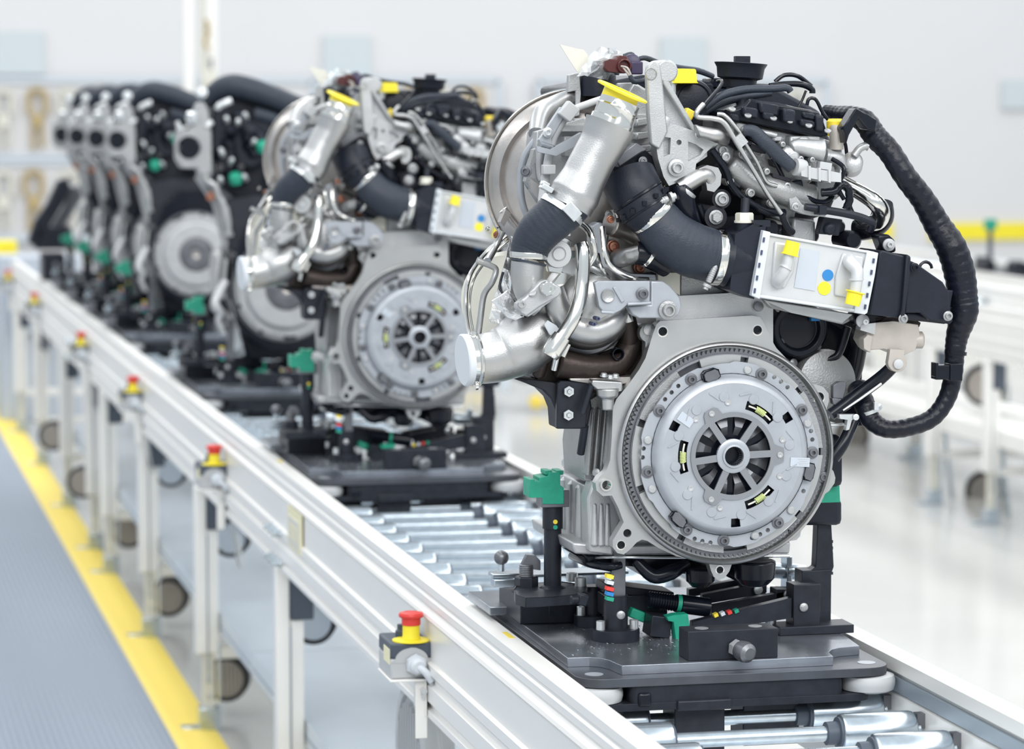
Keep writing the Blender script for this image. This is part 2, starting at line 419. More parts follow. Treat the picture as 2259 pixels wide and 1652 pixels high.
        # adjusting springs
        for a in (57, 180, -57):
            m = M(); pts = []
            R0 = .0712
            for t in range(61):
                aa = math.radians(a) + (-.10 + .20 * t / 60); ph = t / 60 * 2 * PI * 7
                rr = R0 + .0036 * math.cos(ph)
                pts.append((F(-.0085) + Vector((rr * math.cos(aa), .0036 * math.sin(ph), rr * math.sin(aa))), .0009))
            m.tube(pts, 1, 6)
            sp_ = obj('adjusting_spring', m, 'wire', cv)
            m = M()
            m.tube([(F(-.008) + Vector((R0 * math.cos(math.radians(a) + t), 0, R0 * math.sin(math.radians(a) + t))), .0013) for t in (-.26, -.15, 0, .15, .26)], 2, 6)
            obj('spring_rod', m, 'cream', cv)
        # stickers
        for (px, py, w_, h_, an) in ((420, 705, .019, .013, -.62), (1060, 957, .024, .0125, -.06)):
            x = (px - 683) / 2.504 / 1613 * 1.03; z = -(py - 912) / 2.504 / 1613
            m = M().box(F(-.0078) + Vector((x, 0, z)), (w_ * 1.15, .0008, h_), Matrix.Rotation(-an, 3, 'Y'))
            st = obj('sticker', m, 'label', cv, 'white paper sticker on the clutch cover', smooth=False)
        m = M()
        for i in range(4):
            m.box(F(-.0084) + Vector(((1060 - 683 + 10) / 2.504 / 1613 * 1.03 + .002, 0, -(957 - 912) / 2.504 / 1613 + .004 - i * .0025)), (.016 - (i % 2) * .004, .0004, .0006), Matrix.Rotation(.06, 3, 'Y'))
        obj('sticker_print', m, 'grey_plastic', cv, smooth=False)
    else:
        m = M()
        for k in range(18):
            a = 2 * PI * (k + .5) / 18; da = .155
            A_ = [F(-.001) + Vector((r * math.cos(a + s * da * w_), dy, r * math.sin(a + s * da * w_))) for (r, dy, w_) in ((.058, .004, 1), (.036, -.001, .98), (.014, .003, .9)) for s in (-1, 1)]
            m.add(A_, [[0, 1, 3, 2], [2, 3, 5, 4]])
        obj('diaphragm_spring', m, 'steel_dark', cv)
        obj('pilot_hole', M().lathe(F(.002), FWD, [(.014, 0), (.012, .002), (.004, 0), (.0001, 0)], 20, False), 'heat', cv)
    return fw
def clamp_band(E, path, r, wpx=9, mt='bright', name='hose_clamp', screw=None, label=None):
    """band around a hose: centre a, axis direction b (pixel points)"""
    (x0, y0, d0), (x1, y1, d1) = path
    a = P(x0, y0, d0); b = P(x1, y1, d1); ax = (b - a).normalized(); R = r / scl(a); h = wpx / scl(a) / 2
    m = M().lathe(a, ax, [(R * .99, -h), (R * 1.035, -h), (R * 1.045, -h * .8), (R * 1.045, h * .8), (R * 1.035, h), (R * .99, h)], 40, False)
    o = obj(name, m, mt, E, label)
    if screw:
        sx, sy, sd, sr, (ex_, ey_) = screw
        p = P(sx, sy, sd); q = P(ex_, ey_, sd); k = sr / scl(p)
        m = M(); axx = (p - q).normalized(); Ls = (p - q).length
        m.lathe(q, axx, [(k * .55, 0), (k * .62, Ls * .1), (k * .62, Ls * .8), (k * .5, Ls * .85)], 14)
        m.lathe(p, axx, [(k, -k * .3), (k, k * .25), (k * .6, k * .3), (k * .6, k * .8), (.0001, k * .8)], 16)
        for t in range(7):
            m.lathe(q + axx * Ls * (.15 + .09 * t), axx, [(k * .62, 0), (k * .70, Ls * .02), (k * .70, Ls * .04), (k * .62, Ls * .06)], 14, False)
        obj('clamp_screw', m, 'cast_light', o)
    return o
# ================================================================ engine A
def engine_a():
    YBASE[0] = Y0
    c0 = P(1613, 1004, 0); base = Vector((c0.x, Y0 + .2, CAM_H - .737))
    E = empty('diesel_engine', base, 'largest engine in front, black cable loop on its side, white cap on its silver outlet', 'engine', 'diesel engines with yellow port caps on the conveyor')
    O = lambda n, m, mt, p=E, **k: (objs if n in SPLIT else obj)(n, m, mt, p, **k)
    # ---- block, sump
    m = M().ex([(1440, 720), (1690, 712), (1745, 850), (1790, 1000), (1740, 1150), (1480, 1200), (1395, 1150), (1425, 1000), (1412, 860)], .022, .34)
    for k in range(5): m.ex([(1404, 880 + k * 58), (1426, 876 + k * 58), (1426, 892 + k * 58), (1404, 896 + k * 58)], .04 + .05 * (k % 2), .10)
    blk = O('engine_block', m, 'cast', bev=.003)
    m = M()      # crankcase ribs at the left (between bracket and plate)
    for (x0, x1, y0, y1, d) in ((1318, 1352, 870, 1040, .10), (1300, 1330, 860, 1050, .16), (1335, 1362, 850, 1060, .05)):
        m.T([(x0 + 10, y0, d, 11), ((x0 + x1) / 2, (y0 + y1) / 2, d, 14), (x0 - 4, y1, d + .02, 16)], 6, 12)
    m.ex([(1300, 880), (1372, 840), (1372, 1075), (1290, 1060), (1286, 990)], .07, .12)
    for k in range(4): m.ex([(1306 + k * 14, 900), (1312 + k * 14, 900), (1302 + k * 14, 1050), (1294 + k * 14, 1050)], .055, .03)
    O('crankcase_rib', m, 'cast', blk, bev=.002)
    # cylinder block upper plate and head region
    m = M().ex([(1448, 656), (1500, 652), (1706, 640), (1706, 775), (1660, 775), (1448, 740)], .012, .30)
    O('block_deck', m, 'cast_light', blk, bev=.002)
    O('block_deck', M().ex([(1500, 600), (1650, 606), (1668, 660), (1500, 668)], .03, .2), 'cast', blk, bev=.002)
    O('masking_tape', M().ex([(1452, 602), (1500, 602), (1500, 652), (1482, 640), (1470, 628), (1452, 618)], .018, .01), 'cream', blk)
    # housing flange plate
    out = [(1448, 716), (1456, 708), (1659, 696), (1676, 699), (1685, 712), (1701, 748), (1713, 768), (1759, 816), (1783, 846), (1800, 848), (1817, 854), (1828, 868), (1829, 885), (1824, 900), (1825, 990), (1830, 1028), (1839, 1040), (1843, 1054), (1841, 1066), (1829, 1083), (1807, 1099), (1790, 1125), (1766, 1152), (1768, 1166), (1765, 1183), (1757, 1191), (1744, 1193), (1729, 1187), (1712, 1200), (1680, 1218), (1651, 1229), (1624, 1234), (1616, 1240), (1609, 1260), (1598, 1275), (1587, 1278), (1575, 1273), (1569, 1260), (1564, 1243), (1552, 1238), (1532, 1236), (1492, 1227), (1452, 1208), (1428, 1193), (1416, 1190), (1405, 1196), (1388, 1214), (1376, 1223), (1362, 1220), (1352, 1208), (1352, 1192), (1376, 1152), (1364, 1120), (1350, 1093), (1330, 1094), (1316, 1082), (1314, 1066), (1322, 1052), (1337, 1040), (1346, 1015), (1350, 960), (1352, 900), (1360, 880), (1385, 850), (1410, 815), (1424, 790), (1440, 738)]
    hl = [circ(1462, 731, 10), circ(1671, 728, 10), circ(1807, 876, 11), circ(1384, 1176, 9), circ(1370, 1202, 9), circ(1588, 1257, 8), circ(1336, 1069, 12), circ(1746, 1173, 9)]
    pl = O('housing_flange', M().ex(out, 0, .020, hl), 'machined', bev=.0012)
    m = M()
    for h in ((1462, 731, 10), (1671, 728, 10), (1807, 876, 11), (1370, 1202, 9), (1588, 1257, 8)):
        c = P(h[0], h[1], 0); r = h[2] / scl(c); m.lathe(c, FWD, [(r * 1.35, -.004), (r * 1.3, .0004), (r * .98, .0006), (r * .9, -.010), (r * .88, -.018)], 24, False)
    O('threaded_bushing', m, 'bright', pl)
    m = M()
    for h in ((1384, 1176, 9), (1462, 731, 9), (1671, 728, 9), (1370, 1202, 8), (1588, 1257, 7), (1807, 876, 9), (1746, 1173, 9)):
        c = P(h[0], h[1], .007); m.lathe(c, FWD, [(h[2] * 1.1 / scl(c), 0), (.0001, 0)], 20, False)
    O('hole_shade', m, 'gloss_black', pl)  # black discs paint the shade inside the holes
    ce = P(1336, 1069, 0)
    O('dowel_ring', M().lathe(ce, FWD, [(.0085, -.006), (.0085, .005), (.0062, .005), (.006, -.006)], 24, False), 'bright', pl)
    # rim round the flywheel
    cc = P(1613, 1004, -.030)
    m = M().lathe(Vector((cc.x, Y0, cc.z)), FWD, [(.1545, -.002), (.1545, .009), (.1525, .012), (.1500, .013), (.1475, .010), (.1465, -.002)], 128, False)
    O('flywheel_rim', m, 'satin', pl)
    clutch(E, cc)
    # left ear
    m = M().ex(circ(1432, 735, 21, 16)[5:14] + [(1450, 712), (1455, 770), (1430, 797), (1424, 790)], .014, .02)
    O('block_ear', m, 'cast', bev=.0015)
    bolt(E, 1431, 727, .014, 13, 'flat', 'satin')
    bolt(E, 1673, 676, .008, 11, 'flat', 'steel_dark')
    bolt(E, 1747, 1172, -.001, 8, 'torx', 'steel_dark')
    bolt(E, 1815, 1052, -.004, 12, 'torx', 'steel_dark')
    # sump
    m = M().ex([(1352, 1092), (1372, 1146), (1352, 1190), (1352, 1225), (1330, 1222), (1300, 1218), (1296, 1100), (1310, 1060)], .05, .04)
    m.ex([(1300, 1075), (1750, 1090), (1742, 1212), (1300, 1222)], .085, .22)
    xs = P(1300, 1100, .085).x
    for k in range(5): m.lathe(Vector((xs + .004, Y0 + .10 + .045 * k, P(1300, 1084, .085).z)), (0, 0, -1), [(.004, -.004), (.009, .002), (.0115, .085)], 16)
    for k in range(3): m.lathe(P(1312 + k * 14, 1110, .050), (0, 0, -1), [(.003, 0), (.006, .06)], 12)
    su = O('oil_sump', m, 'cast_light', bev=.006)
    m = M().ex([(1262, 1196), (1352, 1204), (1745, 1196), (1742, 1222), (1350, 1226), (1268, 1222)], .07, .25)
    O('sump_flange', m, 'cast_light', su, bev=.003)
    for (x, y, d) in ((1240, 1190, .30), (1278, 1186, .20), (1300, 1188, .14), (1335, 1190, .08)):
        O('sump_boss', M().lathe(P(x, y + 15, d), (0, 0, 1), [(.0085, 0), (.0075, .022), (.004, .026)], 16), 'cast_light', su)
    m = M().T([(1250, 1018, .32, 7), (1290, 1042, .16, 8), (1330, 1066, .04, 9)], 4, 12)
    m.ex([(1262, 1008), (1335, 1048), (1330, 1066), (1258, 1024)], .16, .03)
    O('sump_flange', m, 'satin', su)
    bolt(E, 1253, 1021, .29, 14, 'hex', 'zinc', (-1, -.3, 0))
    bolt(E, 1316, 1042, .05, 9, 'flat', 'cast', (-.6, -.8, .2)); bolt(E, 1268, 1006, .2, 13, 'flat', 'cast', (0, 0, 1)); bolt(E, 1298, 1012, .15, 12, 'flat', 'cast', (0, 0, 1))
    m = M().ex([(1290, 1224), (1700, 1224), (1690, 1262), (1640, 1290), (1600, 1270), (1480, 1265), (1450, 1290), (1420, 1270), (1400, 1250), (1300, 1245)], .09, .2)
    m.T([(1400, 1232, .07, 12), (1440, 1270, .06, 16), (1480, 1262, .06, 18), (1520, 1240, .07, 10)], 6, 14)
    m.lathe(P(1665, 1235, .05), (0, 0, -1), [(.030, 0), (.028, .025), (.018, .036), (.0001, .038)], 28)
    m.lathe(P(1545, 1250, .06), (0, 0, -1), [(.022, 0), (.02, .02), (.012, .028), (.0001, .03)], 28)
    O('lower_pan', m, 'gloss_black', bev=.004)
    O('pan_seam', M().T([(1300, 1232, .12, 3), (1352, 1229, .055, 3), (1500, 1230, .055, 3), (1740, 1226, .055, 4)], 4, 8), 'zinc')
    m = M().T([(1262, 1226, .20, 9), (1300, 1243, .10, 9), (1345, 1250, .06, 9), (1370, 1246, .06, 8)], 6, 12)
    m.ex([(1270, 1225), (1350, 1236), (1350, 1262), (1330, 1258), (1300, 1248)], .10, .08)
    O('pan_gasket', m, 'gloss_black')
    # ---- head and cover masses (dark core)
    m = M().ex([(1290, 250), (1560, 235), (1830, 300), (1850, 420), (1830, 470), (1690, 520), (1690, 640), (1440, 650), (1390, 560), (1330, 500)], .16, .30)
    O('cylinder_head', m, 'darkcast', bev=.004)
    m = M().ex([(1500, 480), (1690, 470), (1690, 600), (1500, 590)], .06, .10)
    m.ex([(1330, 490), (1450, 470), (1500, 560), (1490, 620), (1350, 630)], .09, .08)
    O('head_casing', m, 'plastic', bev=.004)
    m = M().ex([(1398, 180), (1432, 200), (1440, 330), (1436, 400), (1330, 420), (1330, 300)], .11, .2)
    m.ex([(1400, 250), (1436, 250), (1436, 272), (1400, 272)], .09, .03)
    for k in range(4): m.ex([(1402, 262 + k * 30), (1440, 258 + k * 30), (1440, 274 + k * 30), (1402, 280 + k * 30)], .085, .04)
    O('head_casting', m, 'cast_light', bev=.003)
    # valve cover (black) on top
    m = M().ex([(1290, 190), (1420, 165), (1560, 178), (1700, 185), (1810, 245), (1830, 300), (1600, 270), (1450, 280), (1300, 262)], .20, .28)
    O('valve_cover', m, 'plastic', bev=.006)
    m = M()
    for (x, y, w_, h_, d) in ((1470, 170, 40, 20, .22), (1570, 172, 36, 26, .2), (1404, 200, 22, 70, .12), (1610, 205, 40, 26, .2), (1490, 195, 50, 16, .17), (1575, 205, 30, 34, .13)):
        m.bb(x, y, x + w_, y + h_, d, .05)
    m.T([(1300, 205, .2, 22), (1350, 208, .18, 20), (1420, 214, .16, 17)], 4, 14)
    O('cover_housing', m, 'gloss_black', bev=.002)
    # oil separator cup at left top
    m = M().lathe(P(1318, 212, .17), (0, 0, 1), [(.026, 0), (.026, .028), (.023, .033), (.021, .033), (.02, .02), (.0001, .02)], 32)
    m.lathe(P(1335, 166, .18), (0, 0, 1), [(.020, 0), (.020, .012), (.017, .02)], 24)
    O('filter_cup', m, 'plastic')
    # ---- turbine heat shield drum, upper left
    cs = P(1268, 400, .20); axd = Vector((-.52, -1, .10)).normalized()
    R = .132
    m = M().lathe(cs, axd, [(R * .92, -.12), (R * 1.0, -.03), (R * 1.01, 0), (R * .985, .006), (R * .97, .002)], 80, False)
    O('heat_shield_rim', m, 'bright')
    m = M().lathe(cs, axd, [(R * .97, 0), (R * .93, .014), (R * .84, .030), (R * .76, .040), (R * .72, .036), (R * .55, .052), (R * .35, .058), (.0001, .058)], 80, False)
    hs = O('turbine_housing', m, 'heat')
    m = M().ex([(1178, 330), (1205, 318), (1200, 345), (1180, 360), (1168, 385), (1172, 420), (1190, 448), (1215, 470), (1195, 452), (1160, 400)], .08, .02)
    O('housing_seam', m, 'cast', hs, bev=.002)
    m = M().T([(1188, 300, .11, 7), (1158, 345, .12, 8), (1148, 400, .13, 8), (1156, 460, .13, 8), (1185, 515, .13, 7)], 8, 14)
    O('turbine_housing_lip', m, 'pressed', hs)
    bolt(E, 1161, 378, .06, 13, 'torx', 'steel_dark', (-.5, -1, 0))
    m = M().T([(1185, 296, .12, 20), (1200, 250, .15, 24), (1250, 220, .17, 20), (1290, 215, .2, 14)], 6, 16)
    m.T([(1250, 226, .10, 3), (1268, 270, .10, 3)], 1, 6)
    O('turbine_housing_top', m, 'satin', hs)
    m = M().ex([(1255, 165), (1278, 160), (1282, 200), (1278, 255), (1268, 258), (1270, 200), (1252, 204)], .16, .012)
    O('lifting_bracket', m, 'cast_light', bev=.001)
    m = M().T([(1206, 500, .02, 10), (1196, 450, .05, 10), (1214, 330, .06, 10), (1230, 285, .06, 10), (1262, 245, .06, 8), (1300, 228, .06, 8), (1330, 218, .06, 8)], 8, 14)
    O('vacuum_hose', m, 'grey_plastic', label='light grey flexible hose')
    for (x, y, an, w_, h_) in ((1254, 246, -.9, 17, 30), (1210, 374, 0, 13, 20)):
        v = P(x, y, .045); O('hose_clip', M().box(v, (w_ * 2 / 1500, .016, h_ / 1500), Matrix.Rotation(an, 3, 'Y')), 'grey_plastic', bev=.0015)
    m = M().ex([(1196, 312), (1228, 322), (1282, 292), (1290, 300), (1272, 322), (1226, 344), (1186, 335), (1184, 322), (1215, 330), (1226, 322)], .035, .01)
    m.ex([(1190, 308), (1238, 236), (1250, 246), (1216, 306), (1218, 328), (1196, 322)], .05, .012)
    O('hose_bracket', m, 'pressed', bev=.001)
    bolt(E, 1208, 292, .045, 11, 'torx', 'zinc')
    m = M().ex([(1185, 290), (1290, 260), (1310, 300), (1300, 390), (1240, 430), (1190, 395), (1180, 340)], .09, .06)
    m.T([(1192, 330, .08, 12), (1190, 380, .08, 9), (1196, 395, .08, 12)], 4, 12)
    m.bb(1236, 276, 1300, 290, .06, .04); m.bb(1245, 300, 1310, 345, .07, .04)
    O('actuator_body', m, 'cast_light', bev=.005)
    # ---- silver charge pipe with yellow cap
    A = lambda d: d
    m = M().T([(1254, 456, -.05, 54), (1262, 440, -.05, 54), (1270, 426, -.05, 56), (1288, 392, -.05, 50), (1308, 352, -.05, 49), (1328, 318, -.05, 51), (1340, 292, -.05, 55), (1347, 276, -.05, 59)], 6, 32)
    cp = O('charge_pipe', m, 'satin', label='matt silver cast charge air pipe')
    m = M().T([(1346, 279, -.05, 50), (1352, 266, -.05, 50), (1354, 262, -.05, 47), (1360, 246, -.05, 47), (1362, 242, -.05, 49), (1364, 237, -.05, 46), (1369, 224, -.05, 46)], 1, 36)
    O('pipe_collar', m, 'bright', cp)
    a = P(1374, 200, -.05); b = P(1364, 222, -.05); ax = (a - b).normalized(); k = 1 / scl(a)
    d_ = (a - C0).normalized(); ax = (ax - d_ * (ax.dot(d_) + .05)).normalized()
    m = M().lathe(a, ax, [(40 * k, -26 * k), (41 * k, -6 * k), (59 * k, -5 * k), (60 * k, -1 * k), (57 * k, 1 * k), (38 * k, 1 * k), (37 * k, -20 * k), (.0001, -20 * k)], 48)
    O('port_cap', m, 'yellow', cp, label='yellow plastic port cap')
    # rubber hose down
    m = M().T([(1262, 438, -.045, 52), (1246, 458, -.045, 51), (1222, 480, -.04, 50), (1190, 510, -.03, 48), (1172, 540, -.02, 44), (1166, 570, -.02, 40)], 14, 32, rib=.006, ribn=1.6)
    O('rubber_hose', m, 'rubber')
    a = P(1254, 448, -.045); ax = (P(1262, 434, -.045) - P(1240, 466, -.045)).normalized(); k = 1 / scl(a)
    O('hose_clamp', M().lathe(P(1240, 462, -.045), ax, [(52.5 * k, -7 * k), (53.5 * k, -7 * k), (53.5 * k, 7 * k), (52.5 * k, 7 * k)], 40, False), 'zinc')
    O('clamp_lug', M().box(P(1205, 415, -.06), (.016, .02, .007), Matrix.Rotation(.5, 3, 'Y')).box(P(1202, 406, -.06), (.010, .016, .006), Matrix.Rotation(.5, 3, 'Y')), 'zinc', bev=.001)
    O('clamp_lug', M().box(P(1262, 466, -.082), (.024, .003, .016), Matrix.Rotation(.8, 3, 'Y')), 'zinc', bev=.001)
    clamp_band(E, ((1166, 563, -.02), (1164, 592, -.02)), 40, 13, 'bright')
    O('hose_end', M().T([(1166, 575, -.02, 41), (1165, 580, -.02, 41)], 1, 32), 'rubber')
    m = M().T([(1165, 578, -.02, 37), (1163, 610, -.02, 37), (1168, 640, -.02, 34), (1180, 662, -.02, 30), (1192, 672, -.02, 30)], 6, 28)
    O('inlet_elbow', m, 'satin')
    m = M().ex([(1148, 690), (1140, 680), (1142, 670), (1160, 655), (1178, 636), (1190, 622), (1204, 616), (1236, 632), (1240, 644), (1232, 654), (1192, 676), (1162, 698)], -.05, .022)
    m.ex([(1152, 690), (1236, 640), (1240, 648), (1164, 700)], -.045, .06)
    fl = O('elbow_flange', m, 'cast_light', bev=.002)
    bolt(E, 1206, 636, -.055, 16, 'allen', 'bright'); bolt(E, 1150, 671, -.055, 9, 'allen', 'satin'); bolt(E, 1176, 648, -.05, 10, 'flat', 'cast_light', (-.5, -.4, .8))
    # vacuum actuator
    m = M().lathe(P(1230, 560, -.02), FWD, [(.010, -.03), (.0185, -.012), (.0192, 0), (.018, .005), (.0105, .0065), (.0092, .0045), (.0085, .0045), (.0078, .0075), (.0001, .008)], 40)
    va = O('boost_actuator', m, 'grey_plastic')
    m = M().ex([(1196, 540), (1222, 512), (1262, 532), (1240, 600), (1262, 606), (1228, 652), (1206, 640), (1238, 604), (1210, 600)], .0, .012)
    O('actuator_bracket', m, 'bright', va, bev=.001)
    m = M().T([(1205, 530, -.01, 4), (1240, 520, .0, 4), (1255, 545, .0, 4)], 4, 8)
    # ---- coolant/oil pipes
    m = M().T([(1282, 540, -.02, 17), (1286, 560, -.025, 17), (1284, 620, -.03, 16), (1278, 662, -.035, 16), (1266, 700, -.04, 16), (1248, 730, -.04, 16), (1232, 752, -.04, 17)], 6, 20)
    ip = O('coolant_pipe', m, 'bright', label='shiny bent metal pipe')
    m = M().T([(1240, 742, -.04, 21), (1228, 760, -.04, 22), (1218, 776, -.04, 22), (1212, 786, -.04, 18)], 3, 24)
    m.T([(1252, 758, -.03, 9), (1240, 786, -.03, 8)], 1, 12)
    m.T([(1230, 780, -.03, 7), (1222, 815, -.02, 7)], 1, 12)
    O('pipe_clip', m, 'bright', ip)
    m = M().T([(1250, 480, .0, 8), (1290, 500, -.01, 8), (1306, 525, -.02, 8), (1312, 560, -.02, 7), (1300, 585, -.02, 7)], 6, 12)
    m.T([(1253, 520, .0, 8), (1256, 490, .0, 10), (1262, 478, 0, 10)], 3, 12)
    O('oil_line', m, 'bright')
    m = M().T([(1328, 500, -.01, 6), (1334, 560, -.02, 6), (1352, 592, -.02, 6), (1390, 612, -.02, 5), (1430, 616, -.01, 5)], 6, 10)
    m.T([(1318, 560, .01, 5), (1326, 590, .0, 5), (1345, 615, .0, 5)], 5, 10)
    O('oil_line', m, 'bright')
    m = M().ex([(1305, 500), (1318, 490), (1330, 492), (1338, 505), (1340, 560), (1352, 585), (1400, 604), (1450, 606), (1450, 620), (1350, 615), (1322, 590), (1306, 560)], .02, .03)
    O('support_bracket', m, 'pressed', bev=.003)
    O('oil_line', M().T([(1300, 588, .0, 9), (1322, 600, .0, 9), (1340, 622, .01, 9)], 5, 12), 'satin')
    # ---- egr flange region
    m = M().ex([(1335, 540), (1340, 505), (1380, 500), (1410, 530), (1436, 560), (1440, 600), (1390, 606), (1352, 590)], .05, .02)
    m.T([(1345, 490, .03, 30), (1380, 500, .04, 30), (1410, 520, .05, 24)], 4, 16)
    eg = O('egr_flange', m, 'heat', bev=.003)
    m = M().T([(1366, 570, .03, 22), (1385, 566, .0, 20), (1404, 560, -.01, 19), (1416, 556, -.015, 19)], 5, 20)
    O('egr_pipe', m, 'satin', eg)
    for (x, y, r) in ((1352, 543, 14), (1410, 590, 13), (1346, 484, 9)):
        c = P(x, y, .042 if y > 500 else .0); k = r / scl(c)
        O('copper_nut', M().lathe(c, FWD, [(k, 0), (k, k * .3), (k * .8, k * .35), (k * .7, k * .9), (k * .4, k * .95), (k * .35, k * .5), (.0001, k * .5)], 24), 'copper', eg)
    m = M().T([(1404, 558, -.012, 26), (1420, 560, -.012, 26), (1438, 572, -.01, 24), (1470, 590, .0, 22)], 5, 20)
    O('coolant_hose', m, 'gloss_black')
    clamp_band(E, ((1432, 565, -.012), (1446, 574, -.012)), 27, 8, 'bright')
    # ---- turbo compressor
    ct = P(1296, 680, .02); axc = Vector((-.25, -1, -.12)).normalized()
    m = M().lathe(ct, axc, [(.064, -.05), (.064, -.02), (.060, -.012), (.058, .0), (.050, .014), (.034, .026), (.018, .032), (.0001, .034)], 56)
    m.T([(1218, 634, .0, 26), (1232, 682, -.0, 28), (1262, 716, .0, 31), (1308, 728, 0, 33), (1346, 712, .0, 31), (1368, 680, .01, 26)], 8, 24)
    tb = O('turbocharger', m, 'satin')
    m = M()
    for (rr, hh, w_) in ((.0540, -.006, .004), (.0560, -.016, .004), (.0585, -.028, .004)):
        m.lathe(P(1290, 700, .03), axc, [(rr - .002, hh - w_), (rr, hh - w_ * .6), (rr, hh + w_ * .6), (rr - .002, hh + w_), (rr - .02, hh + w_)], 64, False)
    O('turbo_ring', m, 'steel_dark', tb)
    O('vee_band', M().lathe(P(1278, 702, .03), axc, [(.0535, -.020), (.0555, -.018), (.0555, -.010), (.0535, -.008), (.048, -.006), (.046, -.01)], 64, False), 'bright', tb)
    O('scale_plate', M().ex([(1208, 706), (1228, 718), (1244, 742), (1238, 752), (1212, 738), (1200, 716)], -.018, .002), 'white', tb, bev=.001)
    for (x, y) in ((1320, 703), (1311, 715)):
        O('ink_mark', M().lathe(P(x, y, -.046), FWD, [(.0028, -.02), (.0028, 0), (.0014, .0002), (.0012, -.002)], 14), 'ink', tb)
    # bracket bar
    m = M().ex([(1312, 624), (1320, 620), (1434, 620), (1434, 666), (1384, 672), (1370, 684), (1356, 692), (1330, 688), (1322, 676)], -.050, .012)
    m.ex([(1352, 634), (1360, 632), (1378, 664), (1372, 668)], -.053, .004)
    m.T([(1384, 671, -.052, 4), (1436, 668, -.052, 4)], 1, 8); m.T([(1326, 688, -.052, 4), (1355, 690, -.052, 4)], 1, 8)
    sb = O('stay_bracket', m, 'pressed', bev=.0015)
    m = M().ex([(1436, 620), (1462, 620), (1480, 632), (1500, 655), (1504, 675), (1498, 694), (1486, 702), (1410, 702), (1396, 694), (1386, 676), (1436, 672)], -.036, .022)
    O('stay_bracket', m, 'pressed', sb, bev=.002)
    O('bracket_hole', M().lathe(P(1341, 653, -.052), FWD, [(.0095, -.001), (.0085, .002), (.006, .0005), (.0001, .0002)], 20), 'cast', sb)
    bolt(E, 1417, 648, -.052, 14, 'torx', 'steel_dark'); bolt(E, 1473, 684, -.038, 21, 'torx', 'cast')
    m = M().T([(1382, 685, -.0, 9), (1388, 710, .0, 9)], 10, 14, rib=.14, ribn=1.6)
    O('coil_spring', m, 'bright')
    # ---- exhaust manifold
    m = M().ex([(1180, 812), (1190, 770), (1230, 745), (1300, 790), (1360, 765), (1395, 700), (1430, 745), (1424, 800), (1390, 850), (1330, 866), (1270, 864), (1240, 850), (1180, 838)], .05, .10)
    m.T([(1230, 800, .03, 34), (1300, 812, .03, 30), (1362, 800, .04, 30), (1400, 740, .05, 26)], 6, 18)
    m.T([(1380, 690, .03, 20), (1388, 740, .04, 22), (1378, 790, .05, 24)], 5, 16)
    m.T([(1188, 730, .02, 16), (1196, 790, .02, 16), (1186, 830, .03, 14)], 5, 16)
    mf = O('exhaust_manifold', m, 'rust', bev=.004)
    m = M().ex([(1256, 834), (1300, 834), (1402, 830), (1408, 842), (1330, 856), (1300, 846), (1258, 840)], .015, .05)
    O('manifold_flange', m, 'heat', mf, bev=.0015)
    O('manifold_port', M().lathe(P(1364, 781, .018), FWD, [(.0085, -.01), (.0085, .001), (.007, .002), (.006, -.01), (.0001, -.01)], 24), 'gloss_black', mf)
    for (x, y, mt) in ((1332, 824, 'zinc'), (1346, 828, 'zinc'), (1358, 826, 'zinc')): bolt(E, x, y + 6, .01, 9, 'hex', mt, (0, -.2, 1))
    m = M().ex([(1306, 838), (1374, 842), (1374, 862), (1350, 868), (1320, 862), (1306, 850)], -.005, .04)
    m.lathe(P(1340, 856, -.01), (0, 0, -1), [(.016, 0), (.014, .012), (.009, .014), (.008, .03)], 24)
    O('oil_return_fitting', m, 'satin', bev=.002)
    # ---- downpipe with white cap
    m = M().T([(1046, 792, .02, 54), (1075, 790, .02, 56), (1110, 780, .02, 60), (1145, 762, .02, 68), (1172, 740, .03, 70), (1190, 715, .05, 60)], 8, 40)
    m.T([(1150, 735, .03, 45), (1142, 700, .04, 34), (1140, 680, .05, 30)], 6, 24)
    dp = O('exhaust_outlet', m, 'satin', label='matt silver exhaust outlet elbow')
    a = P(1048, 792, .02); b = P(1020, 797, .005); ax = Vector((-1, -.09, -.06)).normalized(); k = 1 / scl(a)
    O('outlet_collar', M().lathe(a, ax, [(56 * k, -6 * k), (61 * k, -3 * k), (62 * k, 0), (59 * k, 2 * k), (56 * k, 4 * k), (55 * k, 22 * k)], 48, False), 'bright', dp)
    O('outlet_cap', M().lathe(a, ax, [(57 * k, 14 * k), (58 * k, 27 * k), (55 * k, 30 * k), (.0001, 30 * k)], 48), 'white', dp, label='white plastic cap')
    O('band_lug', M().lathe(P(1042, 745, .01), ax, [(11 * k, -3 * k), (11 * k, 3 * k)], 18).lathe(P(1050, 850, .01), ax, [(11 * k, -3 * k), (11 * k, 3 * k)], 18), 'bright', dp)
    # lower shell and foil
    m = M().T([(1118, 520, .20, 5), (1070, 560, .20, 5), (1036, 610, .18, 5), (1027, 670, .17, 5), (1034, 730, .15, 5), (1046, 760, .13, 5)], 8, 10)
    m.T([(1122, 530, .20, 3), (1078, 570, .20, 3), (1044, 620, .18, 3), (1036, 680, .17, 3), (1046, 742, .15, 3)], 8, 10)
    sh = O('converter_rim', m, 'bright')
    m = M().lathe(P(1120, 665, .22), (-.65, -1, .0), [(.072, -.06), (.0715, 0), (.066, .012), (.045, .018), (.0001, .02)], 48, False)
    O('converter_shell', m, 'cream', sh)
    m = M().T([(1052, 574, .05, 8), (1082, 586, .05, 7), (1094, 596, .05, 7), (1086, 622, .05, 7), (1068, 650, .06, 7), (1060, 700, .06, 7), (1054, 745, .06, 7)], 5, 12)
    O('guard_rod', m, 'satin')
    m = M().T([(1108, 510, .10, 8), (1092, 545, .10, 8), (1076, 575, .08, 8)], 4, 12)
